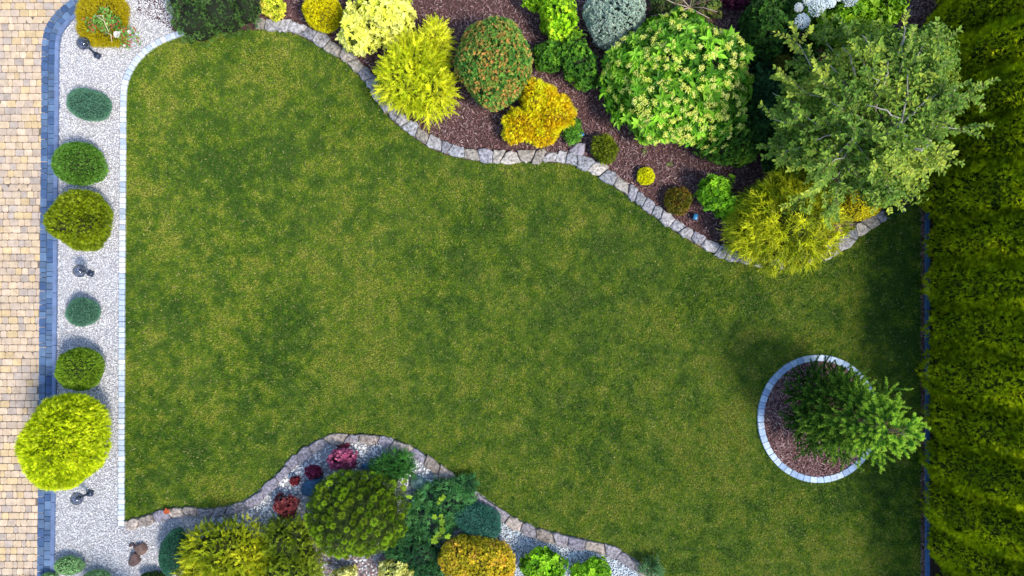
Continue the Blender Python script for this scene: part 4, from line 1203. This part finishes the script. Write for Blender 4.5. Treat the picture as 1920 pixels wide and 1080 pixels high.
def hydrangea():
    D1 = Dome(1590, 48, 78, 50, 1.2, amp=.12, lobes=14); D2 = Dome(1530, 6, 48, 40, 1.0, amp=.12); D3 = Dome(1668, 14, 52, 44, 1.3, amp=.2)
    th = thing("hydrangea", D1.base, "broad leaved green hydrangea with white flower heads at the top edge", "shrub")
    g = G()
    for D in (D1, D2, D3): f_whorl(g, D, C((56, 96, 10), (92, 134, 16), (124, 160, 24), (70, 116, 26)), 190, .10, .068, 6, .25, .35, .5, 4, .35, .3, .4)
    g.obj("foliage", M_LEAF, th, th.location)
    s = S(); core(s, D1, .72, tuple(srgb(26, 40, 8))); stems(s, D1, 12, TWIG); stems(s, D2, 8, TWIG); stems(s, D3, 8, TWIG); s.obj("branches", M_BARK, th, th.location)
    for (x, y_, z, r) in ((1504, 40, 1.05, .125), (1532, 14, 1.12, .15), (1556, 4, 1.15, .10), (1518, -2, 1.08, .12), (1594, -2, 1.2, .13), (1572, -10, 1.2, .10), (1498, 14, 1.0, .07)):
        q = G(); f_cluster(q, P(x, y_, z)[None], unit(np.array([[-.15, -.1, 1.0]])), r, [(.66, .74, .78), (.80, .84, .84)], 420, .010, .55)
        q.obj("flower", M_PETAL, th, th.location)
hydrangea()

shrub("dwarf_conifer", "olive green dwarf conifer on the mulch beside the lilac grey rock", "shrub",
      [dm(1133, 280, 27, 30, .42, amp=.14, lobes=10)], lambda g, D: f_spray(g, D, C((70, 86, 10), (104, 118, 16), (132, 142, 28)), 4200, .036, .009, .7, .2), .8, nst=6)
shrub("yellow_conifer", "tiny vivid yellow cushion alone on the bark mulch", "shrub",
      [dm(1211, 330, 18, 18, .22, amp=.08)], lambda g, D: f_spray(g, D, C((190, 178, 4), (228, 216, 10), (244, 232, 30)), 9000, .024, .008, .7, .14), .84, tuple(srgb(120, 112, 4)), 5)
shrub("dwarf_conifer", "reddish olive dwarf shrub behind the edging, left of the bright green bush", "shrub",
      [dm(1272, 377, 28, 28, .35, amp=.1)], lambda g, D: f_spray(g, D, C((60, 74, 8), (92, 96, 14), (126, 104, 34), (104, 74, 28)), 4600, .034, .009, .7, .2), .8, nst=6)
shrub("leafy_bush", "bright green pointed leaf bush left of the large threadleaf cypress", "shrub",
      [dm(1340, 362, 40, 34, .65, amp=.24, lobes=14), dm(1366, 388, 32, 26, .5, amp=.24)], lambda g, D: f_whorl(g, D, BRG, 640, .056, .026, 7, .3, .35, .5, 6), .72, tuple(srgb(28, 46, 8)), 10)
shrub("threadleaf_cypress", "large golden green mop of thread-like foliage overhanging the stone edging", "shrub",
      [dm(1482, 418, 104, 86, 1.2, amp=.10, lobes=18), dm(1410, 430, 46, 50, .8, amp=.14), dm(1500, 352, 66, 34, 1.05, amp=.14)],
      lambda g, D: (f_thread(g, D, C((80, 98, 6), (130, 142, 12), (176, 178, 22), (206, 204, 40)), 1000, .21, .014, .5, .35, .35, 5, .5, 4)), .70, tuple(srgb(58, 68, 8)), 16)
shrub("variegated_euonymus", "yellow leaved bush half hidden under the tree, right of the threadleaf cypress", "shrub",
      [dm(1606, 384, 50, 32, .5, amp=.1, lobes=12)], lambda g, D: f_leafy(g, D, C((120, 124, 8), (178, 168, 14), (214, 196, 30)), 3400, .038, .02, .18, .8, .4, 6), .8, tuple(srgb(70, 74, 8)), 9)
shrub("leafy_bush", "small dark green plant at the right end of the upper edging", "shrub",
      [dm(1676, 392, 20, 18, .3, amp=.2)], lambda g, D: f_whorl(g, D, DKG, 900, .05, .03, 5), .6, nst=5)
# seedlings in the mulch
for (x, y_, r, lb) in ((1208, 284, .05, "tiny pale sprout in the mulch below the flowering shrub"), (1256, 308, .045, "tiny sprout in the mulch right of the yellow cushion")):
    q = G(); p = np.repeat(P(x, y_, .01)[None], 34, 0) + RNG.normal(size=(34, 3)) * (r * .6, r * .6, .004)
    leaves(q, p, unit(RNG.normal(size=(34, 3)) * (1, 1, .2) + (0, 0, .5)), unit(np.array((0, 0, 1.0)) + .3 * rnd(34)), np.full(34, .03), np.full(34, .014), pick(34, C((90, 120, 50), (150, 160, 100))))
    tag(q.obj("sprout", M_LEAF, None, tuple(P(x, y_))), lb, "plant")

# ---- the tree at upper right: long limbs, leaves set in pairs along the twigs
def limb_pts(a, b2, bow, n=6, jit=.03):
    out = []
    for i in range(n + 1):
        t = i / n
        out.append(a * (1 - t) + b2 * t + np.array((0, 0, bow)) * 4 * t * (1 - t) * .5 + (np.random.normal(0, jit, 3) if 0 < i < n else 0))
    return out
def big_tree():
    base = np.array((5.62, 2.45, 0.0))
    th = thing("broadleaf_tree", base, "wide spreading tree with grey branches and small oval leaves beside the hedge", "tree")
    s = S(); fork = base + (.0, .0, 1.5)
    tube(s, [base, base + (.02, 0, .7), fork], .075, .055, BARKG, 10)
    s.obj("trunk", M_BARK, th, th.location)
    top = fork + np.array((.02, .0, .6))
    s = S(); tube(s, [fork, top], .055, .035, BARKG, 8)
    twigs = []
    C0 = P(1628, 205, 2.0)
    n = 58
    for i in range(n):
        a = i * 2.399 + random.uniform(-.2, .2)
        lev = (i + .5) / n
        rad = random.uniform(.62, 1.0)
        zz = 1.15 + 1.75 * lev - .1
        shp = math.sqrt(max(0.0, 1 - (lev * .93) ** 2.2))
        R_ = (1.5 * shp + .18) * rad
        tip = np.array((C0[0] + R_ * math.cos(a) * 1.02 * (1 - .0 * lev), C0[1] + R_ * math.sin(a) * 1.05, zz + random.uniform(-.1, .1)))
        tip[:2] = tip[:2] * (1 - lev * .3) + (tip[:2] + (base[:2] + (.1, 0) - C0[:2]) * .6) * lev * .3
        st_ = fork + (top - fork) * lev
        L = limb_pts(st_, tip, .22, 7, .035)
        tube(s, L, .017 * (1.2 - .5 * lev), .004, tuple(srgb(176, 170, 160)), 6)
        L = np.array(L)
        for k in range(17):
            f = random.uniform(.22, 1.0); x = f * 7; i0 = min(int(x), 6); q = L[i0] * (1 - x + i0) + L[i0 + 1] * (x - i0)
            out = unit(tip - st_)
            d = unit(out * 1.0 + np.random.normal(0, .7, 3) + (0, 0, .05)); l = random.uniform(.26, .52) * (1.15 - f * .35)
            e = q + d * l
            tw = limb_pts(q, e, .04, 3, .01); tube(s, tw, .006, .0025, tuple(srgb(128, 112, 84)), 4)
            twigs.append(tw)
    for (ax_, ay, z0_, bx, by, z1_, bw) in ((1690, 228, 2.75, 1625, 197, 2.9, .16), (1690, 232, 2.7, 1703, 130, 2.85, .10), (1692, 232, 2.7, 1742, 180, 2.8, .12), (1690, 235, 2.7, 1694, 272, 2.75, .08), (1688, 232, 2.7, 1650, 258, 2.8, .06),
            (1572, 246, 2.25, 1530, 262, 2.3, .05), (1597, 262, 2.3, 1550, 305, 2.2, .07), (1598, 262, 2.3, 1630, 308, 2.3, .08), (1588, 162, 2.4, 1556, 122, 2.4, .05), (1600, 126, 2.5, 1580, 88, 2.45, .06),
            (1634, 88, 2.5, 1616, 66, 2.5, .04), (1660, 152, 2.75, 1664, 114, 2.75, .05), (1724, 98, 2.7, 1734, 80, 2.7, .03), (1790, 170, 2.6, 1762, 156, 2.65, .03), (1728, 282, 2.7, 1742, 270, 2.7, .02), (1590, 188, 2.3, 1566, 204, 2.3, .04), (1696, 70, 2.6, 1694, 50, 2.6, .02)):
        L = limb_pts(P(ax_, ay, z0_ - .1), P(bx, by, z1_ - .1), bw * 1.3, 6, .012); tube(s, L, .015, .007, tuple(srgb(150, 144, 136)), 6)
        tube(s, [P(ax_, ay, z0_), P(ax_, ay, z0_ - .1) * .6 + top * .4 - (0, 0, .12), top - (0, 0, .3)], .016, .022, tuple(srgb(160, 152, 144)), 6)
    s.obj("branch", M_BARK, th, th.location)
    p = []; d = []; sgn = []
    for tw in twigs:
        tw = np.array(tw); n = 8
        for k in range(n):
            f = (.1 + .9 * k / (n - 1)) * 3; i0 = min(int(f), 2); q = tw[i0] * (1 - f + i0) + tw[i0 + 1] * (f - i0)
            dd = unit(tw[i0 + 1] - tw[i0])
            for sg in (-1, 1):
                p.append(q); d.append(dd); sgn.append(sg)
    p = np.array(p); d = np.array(d); sgn = np.array(sgn)[:, None]
    N = unit(np.array((0.12, -.1, 1.0)) + .38 * rnd(len(p)))
    Sd = unit(np.cross(d, N)); dd = unit(d * .75 + Sd * sgn * .75 + .45 * rnd(len(p)))
    N = unit(N - dd * (N * dd).sum(1, keepdims=True))
    c = pick(len(p), C((54, 88, 24), (90, 122, 38), (128, 150, 52), (168, 174, 62)), p, 2.2, 8, .14, .6)
    g = G(); sz = RNG.uniform(.048, .090, len(p))
    leaves(g, p, dd, N, sz, sz * .54, c, .16, .6)
    for a in (dm(1644, 195, 158, 160, 1.9, z0=.85, amp=.16, lobes=22), dm(1560, 225, 110, 120, 1.4, z0=.6, amp=.16), dm(1655, 330, 90, 60, 1.3, z0=.7, amp=.16), dm(1720, 120, 80, 80, 1.3, z0=1.2, amp=.16)):
        D = Dome(**a); f_leafy(g, D, C((50, 86, 26), (84, 118, 38), (120, 146, 52), (162, 170, 60)), 800, .070, .036, .40, .8, .6, 2.5)
    g.obj("foliage", M_LEAF, th, th.location)
big_tree()

# ---- little spruce in the ring
def spruce():
    base = np.array((5.66, -2.16, 0.0)); H = 2.62
    th = thing("spruce_tree", base, "small spruce leaning toward the hedge with pale tips, growing inside the sett ring", "tree")
    lean = np.array((.12, .0, 0))
    s = S(); tp = base + lean + (0, 0, H)
    tube(s, [base, base + lean * .5 + (0, 0, H * .5), tp], .05, .012, tuple(srgb(140, 120, 100)), 8)
    s.obj("trunk", M_BARK, th, th.location)
    s = S(); tw = []
    lev = 0.14
    while lev < .985:
        nb = 15 if lev < .45 else 9 if lev < .8 else 6
        for k in range(nb):
            a = k * 2 * math.pi / nb + random.uniform(-.25, .25) + lev * 9
            R_ = (.82 * (1 - lev) ** .8 + .16) * (random.uniform(.78, 1.05) if lev < .5 else random.uniform(.55, 1.3))
            if lev < .5: R_ *= 1.0 - .22 * max(0, math.cos(a))
            q = base + lean * lev + (0, 0, H * lev)
            rise = .05 + .35 * lev
            e = q + np.array((math.cos(a) * R_, math.sin(a) * R_, R_ * rise))
            L = np.array(limb_pts(q, e, -.03, 4, .012)); tube(s, list(L), .008, .003, tuple(srgb(110, 100, 60)), 5)
            tw.append((L[2], L[4], lev)); tw.append((L[3], L[4] + (L[4] - L[3]) * .4, lev))
            m = 6 if lev < .85 else 4
            for j in range(m):
                f = random.uniform(.3, .95) * 4; i0 = min(int(f), 3); qq = L[i0] * (1 - f + i0) + L[i0 + 1] * (f - i0)
                sd_ = 1 if j % 2 else -1; b3 = a + sd_ * random.uniform(.5, .95); l = R_ * random.uniform(.22, .42)
                ee = qq + np.array((math.cos(b3) * l, math.sin(b3) * l, l * (rise + .1)))
                tube(s, [qq, (qq + ee) / 2, ee], .005, .003, tuple(srgb(90, 96, 44)), 4)
                tw.append((qq, ee, lev))
        lev += .045
    tw.append((tp - (0, 0, .3), tp + (0, 0, .12), 1.0))
    s.obj("branch", M_BARK, th, th.location)
    g = G()
    for (a, b2, lv) in tw:
        L = np.linalg.norm(b2 - a); n = int(60 + L * 900); t = RNG.random(n)[:, None]
        ax = unit(b2 - a)[None]; d = unit(rnd(n) * .9 + ax * .75)
        p = a + (b2 - a) * t
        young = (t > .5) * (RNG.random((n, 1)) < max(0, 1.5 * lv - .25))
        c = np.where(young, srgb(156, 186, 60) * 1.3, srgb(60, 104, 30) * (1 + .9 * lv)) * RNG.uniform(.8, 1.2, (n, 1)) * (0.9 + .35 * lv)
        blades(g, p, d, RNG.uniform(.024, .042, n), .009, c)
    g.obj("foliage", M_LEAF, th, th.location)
spruce()

# ---- the hedge: a row of tall thujas, each a tree of its own
names_ = ["topmost", "second", "third", "fourth", "fifth", "sixth", "seventh", "eighth", "ninth", "tenth", "eleventh", "twelfth", "thirteenth", "last"]
def hedge_tree(i, y, x, h, r, label, group="thujas of the tall hedge", seed=0):
    rg = np.random.default_rng(500 + i)
    base = np.array((x, y, 0.0)); th = thing("hedge_thuja", base, label, "tree", group)
    s = S(); tube(s, [base, base + (0, 0, h * .5), base + (0, 0, h * .93)], .05, .012, tuple(srgb(96, 74, 56)), 7); s.obj("trunk", M_BARK, th, th.location)
    def prof(t):
        return r * np.where(t < .12, .85 + .15 * t / .12, (1 - ((t - .12) / .88) ** 2.8) ** .75 * .96 + .04)
    n = int(8200 * h / 2.6)
    t = rg.random(n) ** .9; a = rg.uniform(0, 2 * math.pi, n)
    lob = .84 + .30 * fnoise(np.stack([np.cos(a) * 1.7 + i * 5, np.sin(a) * 1.7, t * 3.4], 1), 60 + i, 3)
    bump = .9 + .2 * vnoise(np.stack([np.cos(a) * 5 + i * 5, np.sin(a) * 5, t * 13.0], 1), 33)
    rr = prof(t) * lob * bump * (1 - .14 * rg.random(n) ** 2)
    rx = rr * 1.12; ry = rr * .90
    p = np.stack([x + rx * np.cos(a), y + ry * np.sin(a), .06 + t * (h - .06)], 1)
    nn = unit(np.stack([np.cos(a), np.sin(a), .25 + 1.6 * t ** 3], 1))
    d = unit(nn + .5 * rg.normal(size=p.shape) + np.array((0, 0, .45)))
    c = pick(n, HEDGE, p, 4, 3 + i, .16, .55)
    Sd = unit(np.cross(d, rg.normal(size=p.shape))); Nn = np.cross(d, Sd); g = G()
    Ls = .075 * rg.uniform(.6, 1.3, (n, 1))
    for j in range(5):
        tt = j / 2 - 1
        dd = unit(d * math.cos(tt * .9) + Sd * math.sin(tt * .9)); stp = p + d * Ls * .25 * (1 - abs(tt))
        blades(g, stp, dd, Ls * (1 - .3 * abs(tt)), .015, c * (1 + .08 * rg.normal(size=(n, 1))), unit(np.cross(dd, Nn)))
    # inner mass of brown-green twigs
    s = S(); k, m = 14, 10; V = []; F = []
    for u in range(m + 1):
        tq = .02 + .94 * u / m
        for w in range(k):
            aa = 2 * math.pi * w / k; q = float(prof(np.array(tq))) * .76 * (.84 + .30 * fnoise(np.array([[math.cos(aa) * 1.7 + i * 5, math.sin(aa) * 1.7, tq * 3.4]]), 60 + i, 3)[0])
            V.append((x + q * 1.12 * math.cos(aa), y + q * math.sin(aa) * .82, .05 + tq * (h - .1)))
    for u in range(m):
        for w in range(k): F.append((u * k + w, u * k + (w + 1) % k, (u + 1) * k + (w + 1) % k, (u + 1) * k + w))
    F.append(tuple(m * k + w for w in range(k)))
    s.add(V, F, tuple(srgb(52, 66, 10)))
    s.obj("branches", M_BARK, th, th.location)
    g.obj("foliage", M_HEDGE, th, th.location)
ys = [4.75, 3.95, 3.2, 2.45, 1.65, .85, .05, -.75, -1.55, -2.35, -3.15, -3.95, -4.7]
for i, y_ in enumerate(ys):
    if i == 0: lb = "tall olive green hedge thuja in the top right corner"
    elif i == len(ys) - 1: lb = "tall olive green hedge thuja in the bottom right corner"
    elif i < 7: lb = "tall olive green hedge thuja, %s from the top of the right hand row" % {1: "second", 2: "third", 3: "fourth", 4: "fifth", 5: "sixth", 6: "seventh"}[i]
    else: lb = "tall olive green hedge thuja, %s from the bottom of the right hand row" % {11: "second", 10: "third", 9: "fourth", 8: "fifth", 7: "sixth"}[i]
    hedge_tree(i, y_, 8.25 + random.uniform(-.05, .05), random.uniform(2.4, 2.65), .60 + random.uniform(-.02, .05), lb)
for i, y_ in enumerate((-5.5, -6.3, 5.5)):
    hedge_tree(20 + i, y_, 8.42, 2.6, .56, "tall olive green hedge thuja continuing the row just beyond the %s corner" % ("bottom right", "far bottom right", "top right")[i])
